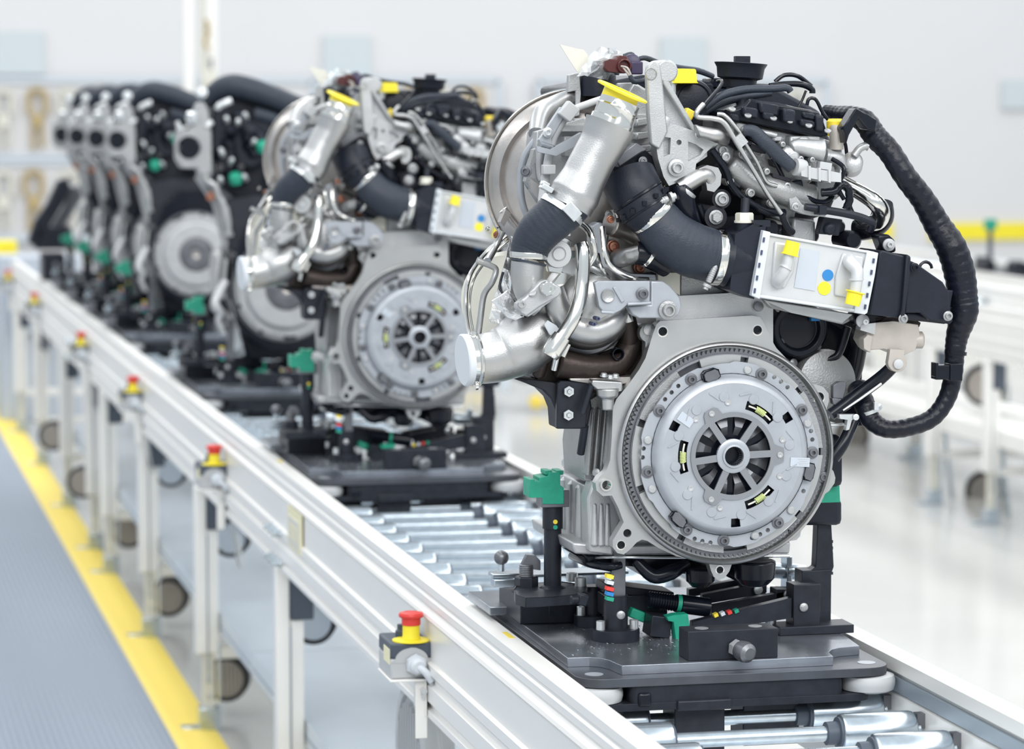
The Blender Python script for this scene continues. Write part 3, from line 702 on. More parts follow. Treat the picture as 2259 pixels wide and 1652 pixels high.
    O('bracket_arm', m, 'satin')
    bolt(E, 1096, 518, .09, 8, 'nut', 'copper', (-1, -.2, .3)); bolt(E, 1078, 506, .09, 6, 'allen', 'bright', (-1, -.2, .4))
    m = M()
    g = []
    random.seed(3)
    W = 7; Hh = 9
    quad = [(1122, 540), (1150, 545), (1200, 700), (1082, 665)]
    vs = []
    for j in range(Hh):
        for i in range(W):
            u = i / (W - 1); v = j / (Hh - 1)
            xl = 1128 + (1078 - 1128) * v; xr = 1160 + (1178 - 1160) * v + 30 * v * v
            y = 520 + v * 190 + u * (14 + 12 * v)
            vs.append(P(xl + (xr - xl) * u + random.uniform(-2, 2), y + random.uniform(-2, 2), .04 + random.uniform(-.006, .006)))
    fs = [[j * W + i, j * W + i + 1, (j + 1) * W + i + 1, (j + 1) * W + i] for j in range(Hh - 1) for i in range(W - 1)]
    m.add(vs, fs)
    fo = O('foil_shield', m, 'foil', smooth=False); s_ = fo.modifiers.new('t', 'SOLIDIFY'); s_.thickness = .0015
    O('foil_shield_edge', M().T([(1110, 600, .025, 3), (1104, 640, .02, 3), (1140, 670, .0, 3), (1160, 700, -.01, 3)], 4, 8), 'gloss_black')
    O('foil_shield', M().ex([(1084, 664), (1120, 640), (1150, 690), (1190, 700), (1170, 718), (1120, 702)], .0, .004), 'foil', bev=.001)
    m = M().ex([(1104, 490), (1112, 500), (1128, 470), (1116, 462)], .10, .02).T([(1110, 462, .12, 10), (1140, 500, .12, 9)], 2, 12)
    O('shield_clip', m, 'heat')
    O('gap_shade', M().T([(1112, 300, .24, 5), (1100, 380, .24, 5), (1100, 440, .24, 6), (1110, 500, .24, 10)], 6, 10), 'gloss_black')  # black tube painting the shade in the gap beside the rim
    # ---- dark bracket below
    m = M().ex([(1112, 828), (1180, 838), (1240, 846), (1300, 850), (1306, 900), (1296, 946), (1229, 946), (1226, 905), (1216, 880), (1196, 860), (1160, 845)], .03, .05)
    db = O('support_arm', m, 'darkcast', bev=.003)
    O('support_plate', M().ex([(1230, 846), (1238, 840), (1300, 842), (1292, 946), (1228, 946)], .018, .012), 'oxide', db, bev=.0015)
    bolt(E, 1254, 863, .015, 12, 'nut', 'zinc'); bolt(E, 1253, 915, .015, 12, 'nut', 'zinc')
    O('drain_pipe', M().T([(1305, 850, .0, 7), (1292, 890, .0, 7), (1285, 912, .0, 6)], 2, 12).T([(1290, 940, .02, 9), (1281, 1000, .04, 9)], 1, 12), 'oxide')
    # ---- plastic charge duct + right hose
    m = M().ex([(1352, 372), (1360, 345), (1392, 322), (1408, 318), (1448, 352), (1462, 400), (1440, 440), (1370, 430)], .03, .04)
    m.T([(1386, 392, -.0, 62), (1398, 418, -.01, 62), (1410, 440, -.015, 60), (1426, 464, -.02, 56), (1436, 476, -.02, 53)], 6, 36)
    pd = O('plastic_duct', m, 'plastic', bev=.002)
    m = M()
    for t in range(9):
        a = P(1414 + 0, 446, -.016); ax = (P(1440, 482, -.02) - P(1400, 420, -.012)).normalized()
        u = ax.cross(Vector((0, 1, 0))).normalized(); w_ = ax.cross(u)
        an = PI * (t - 1) / 6 - .4
        m.box(a + ax * .004 + (u * math.cos(an) + w_ * math.sin(an)) * .0385, (.006, .004, .006), Matrix.Identity(3))
    a = P(1414, 446, -.016); k = 1 / scl(a)
    m.lathe(a, ax, [(60 * k, -18 * k), (62.5 * k, -16 * k), (62.5 * k, -12 * k), (60 * k, -10 * k)], 40, False)
    m.lathe(a, ax, [(56 * k, 14 * k), (60.5 * k, 16 * k), (60.5 * k, 20 * k), (56 * k, 22 * k)], 40, False)
    O('duct_rib', m, 'gloss_black', pd, smooth=True)
    O('flange_cover', M().ex([(1356, 352), (1404, 315), (1430, 330), (1416, 336), (1366, 370)], -.0, .02), 'steel_dark', pd, bev=.002)
    bolt(E, 1418, 355, .024, 10, 'torx', 'cast_light'); bolt(E, 1343, 473, .024, 9, 'torx', 'cast_light')
    m = M().T([(1432, 468, -.02, 52), (1447, 486, -.02, 54), (1478, 522, -.025, 59), (1520, 548, -.025, 61), (1562, 562, -.02, 59), (1590, 570, -.02, 58)], 14, 40, rib=.004, ribn=1.6)
    O('rubber_hose', m, 'rubber')
    clamp_band(E, ((1437, 474, -.02), (1450, 490, -.02)), 53.5, 16, 'bright', screw=(1482, 435, -.045, 12, (1430, 455)))
    clamp_band(E, ((1582, 569, -.02), (1608, 573, -.02)), 58.5, 17, 'bright', screw=(1559, 630, -.05, 11, (1580, 582)))
    # duct into intercooler
    m = M().T([(1590, 570, -.02, 57), (1606, 573, -.02, 60), (1616, 575, -.02, 54), (1640, 580, -.015, 60)], 4, 36)
    m.ex([(1622, 516), (1668, 492), (1690, 500), (1664, 660), (1640, 652), (1610, 640)], -.05, .075)
    m.T([(1642, 575, -.03, 18), (1640, 530, -.03, 17), (1642, 488, -.03, 21)], 4, 20)
    m.bb(1662, 486, 1700, 500, -.05, .02)
    O('intercooler_inlet', m, 'plastic', bev=.003)
    O('sensor_nut', M().lathe(P(1642, 487, -.03), (0, 0, 1), [(.0125, 0), (.0125, .009), (.011, .011), (.009, .0112), (.0001, .0112)], 6).lathe(P(1642, 488, -.03), (0, 0, 1), [(.014, -.002), (.014, .001)], 20), 'cream')
    O('sensor', M().T([(1642, 478, -.03, 10), (1645, 440, -.02, 10)], 1, 16), 'plastic')
    # coolant neck small hose with clamp
    m = M().T([(1500, 408, -.005, 20), (1505, 430, -.005, 26), (1512, 470, .0, 28), (1530, 520, .02, 26)], 5, 24)
    O('coolant_hose', m, 'gloss_black')
    clamp_band(E, ((1512, 424, -.005), (1504, 436, -.005)), 24, 9, 'cast_light')
    m = M().T([(1498, 416, -.005, 20), (1525, 400, -.005, 19), (1552, 386, -.005, 18), (1562, 392, -.0, 22)], 4, 20)
    m.ex([(1542, 372), (1560, 364), (1585, 370), (1592, 385), (1590, 408), (1576, 424), (1560, 420), (1556, 392)], -.01, .025)
    O('thermostat_neck', m, 'satin', bev=.002)
    for (x, y, s_) in ((1592, 439, 'torx'), (1579, 479, 'hex'), (1593, 332, 'torx'), (1556, 380, 'flat')): bolt(E, x, y, .01, 16 if s_ != 'flat' else 9, s_, 'cast_light')
    O('bolt_boss', M().lathe(P(1592, 439, .011), FWD, [(.015, -.06), (.0135, 0)], 24).lathe(P(1579, 479, .011), FWD, [(.018, -.06), (.016, 0)], 24), 'darkcast')
    # ---- engine mount bracket (cast)
    m = M().ex([(1447, 262), (1500, 278), (1534, 290), (1576, 308), (1580, 316), (1556, 338), (1536, 360), (1532, 388), (1476, 410), (1464, 390), (1452, 350), (1444, 300)], -.005, .028,
               [[(1462, 301), (1480, 304), (1478, 340), (1464, 346)], [(1518, 312), (1535, 318), (1552, 330), (1545, 342), (1518, 356)], circ(1498, 314, 6, 10)])
    mb = O('engine_mount', m, 'cast_light', bev=.002)
    O('mount_web', M().ex([(1455, 295), (1560, 305), (1560, 345), (1500, 385), (1460, 370)], .006, .012), 'cast_light', mb)
    m = M().ex([(1427, 160), (1429, 145), (1436, 137), (1452, 136), (1458, 146), (1462, 176), (1474, 290), (1455, 330), (1436, 318), (1430, 250)], -.012, .014)
    m.prism([P(1458, 150, -.010), P(1470, 170, -.010), P(1540, 292, -.004), P(1532, 296, -.004), P(1462, 184, -.010)], Vector((0, .022, 0)))
    m.ex([(1462, 180), (1536, 292), (1480, 292), (1466, 270)], .008, .010)
    m.lathe(P(1450, 158, .04), (0, -1, 0), [(.0155, -.01), (.0155, .05)], 30)
    O('mount_arm', m, 'cast_light', mb, bev=.0025)
    O('mount_eye', M().lathe(P(1436, 163, -.0125), FWD, [(.0088, 0), (.0075, .001), (.006, -.001), (.0001, -.001)], 24), 'cast', mb)
    bolt(E, 1466, 268, -.008, 12, 'flat', 'cast_light'); bolt(E, 1492, 370, -.008, 19, 'torx', 'cast_light')
    # small pipe stub
    m = M().T([(1537, 290, -.02, 16), (1540, 290, -.02, 13), (1556, 293, -.02, 13), (1576, 298, -.02, 15), (1584, 300, -.015, 16), (1600, 305, -.0, 16)], 2, 24)
    O('pipe_stub', m, 'satin')
    O('rubber_hose', M().T([(1586, 301, -.01, 14), (1605, 306, .0, 14), (1630, 320, .02, 14)], 3, 16), 'gloss_black')
    # ---- top: brown connector, wires, bag, tag
    m = M().ex([(1335, 135), (1346, 130), (1360, 130), (1366, 122), (1384, 124), (1390, 140), (1392, 152), (1378, 162), (1340, 158), (1333, 150)], .10, .03)
    m.lathe(P(1376, 146, .10), FWD, [(.010, -.01), (.010, .006), (.0075, .006), (.007, -.002)], 20)
    O('plug_connector', m, 'brown', bev=.0015, label='dark red plug connector')
    O('connector_wire', M().T([(1374, 148, .09, 2), (1382, 158, .085, 2.5), (1390, 170, .085, 3)], 3, 8).T([(1370, 146, .09, 2), (1384, 150, .085, 2.5), (1392, 168, .085, 3)], 3, 8), 'beige')
    m = M().T([(1390, 166, .085, 5), (1398, 180, .085, 6), (1418, 178, .09, 6), (1432, 172, .10, 6)], 4, 10)
    m.T([(1376, 124, .13, 5), (1392, 120, .13, 6), (1400, 128, .13, 6)], 4, 10)
    m.T([(1404, 132, .12, 5), (1425, 128, .12, 6), (1460, 142, .14, 7), (1500, 150, .16, 7), (1540, 156, .18, 7), (1572, 168, .2, 6)], 4, 10)
    O('wiring_loom', m, 'rubber')
    O('plug_connector', M().lathe(P(1394, 138, .12), (-.3, -1, .1), [(.012, -.02), (.012, .006), (.008, .008)], 18).box(P(1401, 150, .12), (.018, .02, .018)), 'violet', bev=.002)
    O('plastic_plug', M().box(P(1518, 252, .03), (.014, .014, .014), Matrix.Rotation(.5, 3, 'Y')), 'amber', bev=.002)
    random.seed(8); m = M(); vs = []; W = 9; Hh = 8
    for j in range(Hh):
        for i in range(W):
            u = i / (W - 1); v = j / (Hh - 1)
            xl = 1318 - 46 * v; xr = 1372 - 30 * v
            vs.append(P(xl + (xr - xl) * u + random.uniform(-3, 3), 104 + 62 * v + (10 * u) + random.uniform(-3, 3), .13 + random.uniform(-.012, .012) - .03 * math.sin(PI * u)))
    m.add(vs, [[j * W + i, j * W + i + 1, (j + 1) * W + i + 1, (j + 1) * W + i] for j in range(Hh - 1) for i in range(W - 1)])
    O('plastic_bag', m, 'bag', label='clear plastic wrapping', smooth=False)
    O('paper_tag', M().ex([(1235, 98), (1268, 106), (1288, 110), (1296, 120), (1301, 132), (1280, 160), (1273, 158), (1252, 126)], .14, .002), 'cream', label='off white tag')
    O('plastic_clip', M().box(P(1350, 112, .12), (.010, .01, .008)).T([(1352, 108, .12, 2), (1360, 112, .12, 2), (1361, 120, .12, 2)], 3, 8), 'zinc')
    # yellow square cap and dome
    m = M().ex([(1489, 154), (1492, 151), (1532, 152), (1536, 154), (1538, 180), (1542, 184), (1484, 184), (1488, 180)], .06, .05)
    O('port_cap', m, 'yellow', bev=.002, label='yellow plastic cap on top cover')
    m = M().lathe(P(1528, 222, .09), Vector((0, -1, .05)), [(.030, -.03), (.030, .0), (.028, .006), (.024, .0075), (.022, .005), (.012, .0065), (.0001, .007)], 48)
    O('pressure_regulator', m, 'plastic')
    O('bolt', M().lathe(P(1482, 190, .07), (0, 0, 1), [(.006, -.01), (.006, .006)], 12), 'zinc')
    # filler funnel
    c = P(1632, 178, .10); k = 1 / scl(c)
    m = M().lathe(c, (.06, 0, 1), [(36 * k, -16 * k), (38 * k, 2 * k), (50 * k, 6 * k), (53 * k, 28 * k), (59 * k, 38 * k), (58 * k, 39 * k), (48 * k, 31 * k), (.0001, 30 * k)], 48)
    m.box(c + Vector((.003, 0, 42 * k)), (34 * k, 16 * k, 24 * k))
    O('oil_filler_cap', m, 'plastic', bev=.001)
    # black hoses on top
    m = M()
    m.T([(1555, 238, .02, 8), (1590, 212, .02, 9), (1640, 198, .02, 9), (1700, 196, .02, 8), (1735, 194, .02, 8), (1744, 202, .02, 8)], 6, 12)
    m.T([(1555, 246, .03, 7), (1600, 225, .04, 8), (1660, 212, .05, 8), (1700, 206, .06, 7)], 6, 12)
    O('breather_hose', m, 'rubber')
    m = M().T([(1697, 188, .06, 5), (1730, 185, .06, 6), (1768, 186, .06, 7), (1790, 196, .06, 7), (1792, 206, .06, 7)], 5, 12)
    m.T([(1710, 180, .08, 5), (1730, 166, .08, 5), (1760, 168, .08, 5), (1790, 190, .08, 5)], 6, 10)
    m.T([(1778, 200, .05, 3), (1770, 220, .05, 3), (1762, 235, .05, 3)], 3, 8)
    m.T([(1780, 232, .04, 4), (1785, 218, .04, 4), (1800, 220, .04, 4), (1816, 250, .04, 4), (1840, 280, .04, 4), (1862, 310, .04, 4), (1868, 340, .04, 4), (1870, 370, .04, 4), (1862, 395, .04, 4)], 5, 10)
    O('breather_hose', m, 'gloss_black')
    m = M().T([(1582, 180, .04, 4), (1592, 178, .03, 4), (1588, 192, .02, 4), (1560, 225, .0, 5), (1540, 250, -.01, 5)], 4, 10)
    O('vacuum_line', m, 'gloss_black')
    m = M().T([(1552, 230, -.01, 6), (1538, 246, -.015, 6), (1540, 258, -.015, 6), (1575, 262, -.02, 6), (1598, 272, -.02, 6), (1622, 310, -.02, 6), (1660, 372, -.02, 5.5), (1696, 432, -.02, 5), (1724, 472, -.02, 5)], 6, 12)
    m.T([(1582, 252, -.01, 5), (1600, 256, -.012, 5), (1630, 290, -.012, 5), (1640, 310, -.012, 5), (1670, 358, -.012, 5), (1690, 400, -.012, 4.5), (1714, 410, -.01, 4.5)], 6, 12)
    fl = O('fuel_line', m, 'satin', label='two slim bent metal lines')
    O('line_clip', M().box(P(1633, 310, -.02), (.016, .006, .014), Matrix.Rotation(.9, 3, 'Y')), 'cast_light', fl)
    O('line_end', M().T([(1724, 472, -.02, 7), (1736, 500, -.01, 8), (1748, 512, .0, 8)], 2, 10), 'gloss_black', fl)
    # ---- pump block, right top
    m = M().ex([(1608, 244), (1640, 232), (1655, 216), (1680, 222), (1725, 228), (1755, 236), (1790, 242), (1812, 250), (1826, 290), (1830, 300), (1800, 304), (1700, 280), (1610, 262)], .0, .10)
    pc = O('pump_cover', m, 'gloss_black', bev=.004)
    m = M()
    for (x, y, w_, h_, d) in ((1640, 234, 34, 22, -.01), (1676, 224, 44, 24, -.008), (1728, 238, 28, 30, -.016), (1684, 246, 26, 16, -.012), (1765, 262, 34, 14, -.01), (1770, 246, 30, 14, -.004), (1800, 252, 18, 36, -.008), (1612, 250, 22, 16, -.006)):
        m.ex([(x, y), (x + w_, y + w_ * .18), (x + w_, y + h_ + w_ * .18), (x, y + h_)], d, .03)
    O('cover_connector', m, 'plastic', pc, bev=.003)
    for (x, y) in ((1615, 242), (1706, 262), (1784, 278), (1826, 290), (1650, 256), (1742, 268)): bolt(E, x, y, -.012, 8, 'flat', 'cast', (0, -.6, 1))
    m = M().ex([(1615, 262), (1700, 282), (1822, 306), (1824, 340), (1850, 360), (1845, 390), (1790, 400), (1760, 440), (1700, 430), (1640, 400), (1585, 350), (1560, 330), (1580, 312), (1612, 300)], .02, .16)
    m.T([(1610, 360, .01, 24), (1660, 400, .01, 26), (1720, 420, .01, 30), (1790, 440, .02, 34)], 5, 18)
    O('pump_body', m, 'cast', bev=.004)
    m = M()
    m.ex([(1622, 268), (1650, 274), (1650, 292), (1622, 286)], .005, .03)
    m.T([(1636, 284, .0, 7), (1700, 296, .0, 7), (1712, 300, .0, 7)], 2, 12)
    m.bb(1704, 300, 1728, 312, -.002, .04); m.bb(1742, 300, 1812, 346, .0, .06)
    m.T([(1745, 326, -.01, 12), (1760, 322, -.01, 16), (1800, 330, -.01, 22), (1815, 332, -.01, 26)], 3, 20)
    m.lathe(P(1772, 318, .0), FWD, [(.012, 0), (.010, .006), (.006, .006)], 20)
    m.lathe(P(1740, 345, -.002), (-.2, -1, 0), [(.016, -.01), (.014, .01), (.008, .012)], 20)
    m.bb(1700, 330, 1735, 352, -.004, .03)
    O('metering_valve', m, 'cast_light', bev=.003)
    m = M().T([(1640, 288, -.012, 12), (1662, 290, -.015, 14), (1690, 316, -.018, 16), (1722, 346, -.018, 15), (1748, 370, -.018, 14)], 6, 16, flat=.6)
    O('cable_sleeve', m, 'rubber')
    m = M().lathe(P(1756, 368, -.018), Vector((-1, -.2, .1)), [(.010, -.014), (.012, -.008), (.012, .002), (.009, .002)], 20)
    m.ex([(1766, 366), (1795, 370), (1812, 374), (1836, 378), (1856, 382), (1856, 402), (1826, 400), (1792, 394), (1768, 388)], -.028, .024)
    m.ex([(1810, 356), (1836, 360), (1834, 376), (1808, 372)], -.024, .016)
    for k in range(3): m.ex([(1784 + k * 22, 366 + k * 4), (1789 + k * 22, 366 + k * 4), (1789 + k * 22, 398 + k * 3), (1784 + k * 22, 396 + k * 3)], -.031, .03)
    O('plug_connector', m, 'grey_plastic', bev=.0015, label='light grey cable plug')
    m = M().T([(1820, 345, .02, 18), (1850, 352, .02, 17), (1856, 372, .02, 14)], 3, 18)
    m.lathe(P(1880, 360, .03), (-.3, -1, .3), [(.015, -.02), (.015, .006), (.011, .009), (.0001, .01)], 24)
    m.T([(1884, 344, .02, 9), (1896, 328, .02, 9), (1908, 322, .02, 9), (1914, 322, .02, 11)], 3, 16)
    O('hose_fitting', m, 'cast_light')
    O('plastic_cap', M().lathe(P(1842, 300, .03), (0, 0, 1), [(.012, 0), (.012, .02), (.009, .024), (.0001, .024)], 20), 'amber')
    O('plastic_cap', M().lathe(P(1845, 330, .02), (0, 0, 1), [(.010, 0), (.010, .03), (.008, .034)], 20).lathe(P(1856, 290, .05), (0, 0, 1), [(.010, 0), (.012, .012)], 20), 'beige')
    # shiny u-shaped pipe
    m = M().T([(1852, 396, .03, 14), (1876, 412, .02, 16), (1904, 428, .01, 18), (1930, 446, .0, 19), (1944, 466, .01, 20), (1936, 488, .03, 20), (1900, 498, .06, 18)], 7, 24)
    O('coolant_pipe', m, 'bright', label='shiny curved pipe')
    m = M().T([(1946, 452, .03, 24), (1946, 480, .04, 26), (1926, 500, .05, 26), (1890, 508, .07, 24)], 5, 24)
    m.T([(1870, 440, .03, 5), (1880, 470, .02, 6), (1900, 492, .02, 6)], 3, 10)
    O('rubber_hose', m, 'gloss_black')
    m = M().T([(1812, 425, -.01, 9), (1840, 422, -.012, 9), (1856, 408, -.012, 9), (1870, 414, -.012, 9), (1874, 440, -.012, 9), (1866, 462, -.01, 9)], 8, 12, rib=.05, ribn=1.6)
    O('corrugated_hose', m, 'gloss_black')
    m = M().T([(1776, 456, -.02, 8), (1812, 462, -.02, 9), (1860, 470, -.02, 9), (1900, 480, -.02, 9), (1924, 492, -.02, 9), (1920, 508, -.01, 8)], 5, 14)
    m.bb(1808, 454, 1824, 474, -.03, .025)
    O('breather_hose', m, 'plastic')
    m = M().ex([(1740, 436), (1756, 430), (1770, 450), (1790, 462), (1822, 466), (1822, 478), (1790, 476), (1770, 472), (1744, 462)], -.006, .014)
    O('hose_holder', m, 'cast_light', bev=.0015)
    bolt(E, 1755, 456, -.008, 9, 'torx', 'cast_light')
    m = M().ex([(1745, 400), (1770, 396), (1775, 420), (1760, 436), (1745, 430)], .0, .03).ex([(1815, 478), (1860, 484), (1852, 520), (1806, 516)], .0, .02)
    m.lathe(P(1830, 505, -.002), FWD, [(.009, 0), (.008, .005), (.004, .006)], 16)
    O('cable_holder', m, 'plastic', bev=.002)
    O('head_casting', M().ex([(1750, 478), (1800, 486), (1800, 540), (1745, 530)], .02, .05).ex([(1690, 440), (1760, 450), (1750, 500), (1700, 480)], .04, .06).ex([(1800, 300), (1860, 320), (1850, 440), (1800, 450)], .08, .1), 'cast', bev=.004)
    m = M()
    for (x, y, r, d) in ((1700, 505, 20, .03), (1790, 520, 18, .06), (1880, 530, 22, .05), (1850, 500, 16, .07), (1720, 540, 16, .06)):
        m.lathe(P(x, y, d), FWD, [(r / 1600, -.05), (r / 1600, 0), (r / 2200, .006), (.0001, .006)], 18)
    O('electrical_plug', m, 'plastic')
    # more fittings round the pump, with dark fill for the gaps
    m = M()
    for (x, y, r, d) in ((1640, 340, 9, -.004), (1668, 360, 7, -.004), (1600, 345, 10, .0), (1610, 400, 8, .002), (1655, 425, 9, .0), (1700, 448, 8, .0), (1690, 378, 7, -.004), (1735, 410, 8, -.002), (1765, 350, 6, -.012), (1790, 352, 6, -.012), (1826, 396, 7, -.01), (1802, 318, 7, -.012), (1725, 318, 6, -.006), (1845, 425, 9, .0)):
        k_ = r / 1600
        m.lathe(P(x, y, d), FWD, [(k_ * 1.3, -.02), (k_ * 1.2, 0), (k_, .001), (k_ * .95, .005), (k_ * .5, .0055), (k_ * .45, .003), (.0001, .003)], 18)
    objs('screw_boss', m, 'cast', E)
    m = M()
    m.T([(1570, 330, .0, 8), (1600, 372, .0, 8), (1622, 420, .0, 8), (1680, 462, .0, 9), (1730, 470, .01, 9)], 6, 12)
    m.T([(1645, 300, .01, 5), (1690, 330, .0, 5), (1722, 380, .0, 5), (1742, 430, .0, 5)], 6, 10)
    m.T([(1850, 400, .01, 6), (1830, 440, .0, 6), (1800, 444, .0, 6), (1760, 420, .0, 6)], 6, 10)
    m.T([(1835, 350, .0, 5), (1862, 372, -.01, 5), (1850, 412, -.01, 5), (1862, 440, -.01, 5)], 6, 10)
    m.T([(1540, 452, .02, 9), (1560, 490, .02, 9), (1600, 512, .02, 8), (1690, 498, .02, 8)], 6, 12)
    objs('coolant_hose', m, 'gloss_black', E)  # invented black hoses, added to darken the region under the pump
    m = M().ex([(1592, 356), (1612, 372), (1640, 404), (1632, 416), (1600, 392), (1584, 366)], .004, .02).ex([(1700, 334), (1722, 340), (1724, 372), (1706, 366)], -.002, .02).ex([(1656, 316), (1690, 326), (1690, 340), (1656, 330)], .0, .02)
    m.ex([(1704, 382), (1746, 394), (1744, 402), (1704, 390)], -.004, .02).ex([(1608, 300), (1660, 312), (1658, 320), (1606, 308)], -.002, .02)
    objs('gap_shade_slab', m, 'darkcast', E, bev=.001)  # dark slabs stand in for shaded gaps, added for contrast
    # ---- intercooler (tilted box)
    fd = -.055
    TL, TR, BR, BL = (1688, 512), (1934, 556), (1904, 692), (1664, 656)
    m = M().ex([TL, TR, BR, BL], fd, .085)
    ic = O('intercooler', m, 'cooler', bev=.003, label='silver boxed intercooler')
    m = M().ex([(1684, 508), (1700, 512), (1676, 660), (1658, 652)], fd - .006, .10)
    m.ex([(1914, 552), (1938, 558), (1930, 610), (1914, 690), (1908, 694), (1884, 690), (1896, 630)], fd - .005, .10)
    m.ex([(1688, 512), (1930, 556), (1929, 561), (1687, 518)], fd - .004, .004); m.ex([(1668, 648), (1900, 684), (1899, 690), (1667, 655)], fd - .004, .004)
    O('crimped_flange', m, 'white', ic, bev=.001)
    m = M()
    for k in range(5):
        t = (k + .6) / 5.2
        m.box(P(1688 - 26 * t, 512 + 146 * t, fd - .007), (.0022, .003, .0065), Matrix.Rotation(.15, 3, 'Y'))
        m.box(P(1930 - 24 * t, 560 + 132 * t, fd - .007), (.0022, .003, .0065), Matrix.Rotation(.15, 3, 'Y'))
    O('crimp_slot', m, 'ink', ic, smooth=False)
    m = M().ex([(1710, 532), (1760, 541), (1752, 600), (1732, 636), (1702, 630)], fd - .005, .006).ex([(1860, 558), (1906, 566), (1896, 660), (1842, 652), (1844, 610)], fd - .005, .006)
    O('pressed_pad', m, 'cooler', ic, bev=.0025)
    m = M().T([(1720, 626, fd + .01, 14), (1716, 618, fd - .012, 14), (1728, 602, fd - .022, 13), (1736, 585, fd - .024, 12), (1740, 562, fd - .024, 12)], 5, 20)
    m.T([(1733, 592, fd - .024, 15), (1735, 588, fd - .024, 15)], 1, 20)
    m.T([(1876, 570, fd + .01, 15), (1874, 578, fd - .014, 15), (1890, 596, fd - .022, 14), (1890, 620, fd - .024, 13), (1886, 645, fd - .024, 12)], 5, 20)
    m.T([(1889, 614, fd - .024, 16), (1889, 618, fd - .024, 16)], 1, 20)
    O('coolant_stub', m, 'cooler', ic)
    def cap(x, y, dx, dy, r0, r1, h):
        a = P(x, y, fd - .024); ax = (P(x + dx, y + dy, fd - .024) - a).normalized(); k = 1 / scl(a)
        return M().lathe(a, ax, [(r1 * k, 0), (r1 * k, 2.5 * k), (r0 * k * .98, 3 * k), (r0 * k * .9, h * k), (.0001, h * k)], 32)
    O('port_cap', cap(1742, 563, 3, -12, 17.5, 20, 31), 'yellow', ic, label='yellow cap')
    O('port_cap', cap(1887, 643, -3, 12, 18, 22, 31), 'yellow', ic, label='yellow cap')
    O('colour_dot', M().lathe(P(1826, 607, fd), FWD, [(.0078, 0), (.0078, .0012), (.0001, .0012)], 28), 'blue', ic, label='blue round sticker')
    O('colour_dot', M().lathe(P(1818, 636, fd), FWD, [(.0092, 0), (.0092, .0012), (.0001, .0012)], 28), 'yellow', ic, label='yellow round sticker')
    O('paper_label', M().ex([(1766, 548), (1808, 555), (1798, 642), (1752, 634)], fd - .0012, .002), 'label', ic, label='pale blue paper label')
    O('intercooler_bracket', M().ex([(1684, 660), (1900, 696), (1860, 716), (1700, 680)], .0, .04), 'machined', bev=.002)
    m = M().ex([(1690, 664), (1880, 694), (1858, 712), (1745, 690)], -.03, .004); O('intercooler_bracket', m, 'machined')
    for k in range(5):
        pass
    # outlet box
    m = M().ex([(1940, 556), (1946, 552), (2000, 566), (2008, 580), (1994, 690), (1988, 702), (1916, 694), (1928, 640)], fd, .09)
    m.ex([(2000, 560), (2010, 566), (2010, 590), (1996, 700), (1984, 704), (1990, 680)], fd - .008, .10)
    ob_ = O('intercooler_outlet', m, 'plastic', bev=.005)
    m = M().ex([(2006, 574), (2020, 580), (2080, 622), (2094, 645), (2096, 690), (2086, 706), (2050, 706), (2030, 690), (1996, 690)], fd + .004, .075)
    m.T([(1996, 694, fd + .02, 12), (2040, 700, fd + .02, 10), (2085, 706, fd + .03, 9)], 4, 14)
    m.ex([(2090, 640), (2104, 640), (2100, 660), (2094, 700), (2104, 706), (2096, 716), (2070, 708)], fd + .03, .02)
    O('outlet_cone', m, 'plastic', ob_, bev=.006)
    for (x, y, r, mt) in ((2018, 590, 10, 'gloss_black'), (1992, 703, 11, 'cast'), (2091, 697, 11, 'cast')): bolt(E, x, y, fd - .006, r, 'torx', mt)
    m = M(); n0 = P(2042, 592, fd + .03); m.tube([(n0 + Vector((.009 * math.cos(t * .5), 0, .009 * math.sin(t * .5))), .0022) for t in range(0, 11)], 1, 8); O('retaining_clip', m, 'gloss_black')
    bolt(E, 1960, 540, -.0, 14, 'flat', 'grey_plastic'); bolt(E, 1962, 540, -.01, 7, 'allen', 'grey_plastic')
    O('mount_arm', M().ex([(1935, 520), (1960, 516), (1975, 530), (1978, 556), (1950, 560)], .0, .03), 'gloss_black', bev=.003)
    bolt(E, 1902, 708, -.03, 15, 'flat', 'grey_plastic'); bolt(E, 1908, 710, -.042, 6, 'allen', 'grey_plastic')
    O('mount_arm', M().ex([(1880, 690), (1930, 694), (1960, 700), (1936, 716), (1906, 726), (1886, 716)], -.02, .02), 'gloss_black', bev=.003)
    # beige valve
    m = M().ex([(1930, 712), (1975, 708), (2026, 716), (2030, 740), (2020, 772), (1990, 786), (1950, 770), (1920, 772), (1908, 752), (1914, 730)], -.03, .05)
    m.ex([(1905, 748), (1915, 738), (1926, 742), (1920, 778), (1906, 770)], -.036, .02)
    m.ex(circ(1980, 800, 21, 16)[-2:] + circ(1980, 800, 21, 16)[:10] + [(1964, 770), (1996, 772)], -.045, .012)
    m.lathe(P(2030, 750, -.02), (1, -.2, 0), [(.012, -.02), (.012, .003), (.008, .005)], 20)
    ev = O('throttle_valve', m, 'beige', bev=.003)
    bolt(E, 1981, 803, -.046, 11, 'flat', 'grey_plastic')
    O('valve_gasket', M().ex([(1930, 700), (2010, 700), (2032, 712), (2028, 722), (1930, 712)], -.02, .03), 'rust', ev, bev=.001)
    O('valve_cover_plate', M().ex([(1900, 716), (1932, 712), (1930, 738), (1898, 728)], -.035, .02), 'cast_light', ev)
    # ---- right-hand dark side
    m = M().ex([(1708, 690), (1850, 700), (1905, 740), (1900, 900), (1860, 930), (1830, 880), (1790, 840), (1750, 800), (1712, 760)], .11, .12)
    m.lathe(P(1760, 725, .05), FWD, [(.044, -.06), (.044, 0), (.038, .01), (.03, .01), (.028, .0), (.012, .002), (.0001, .002)], 36)
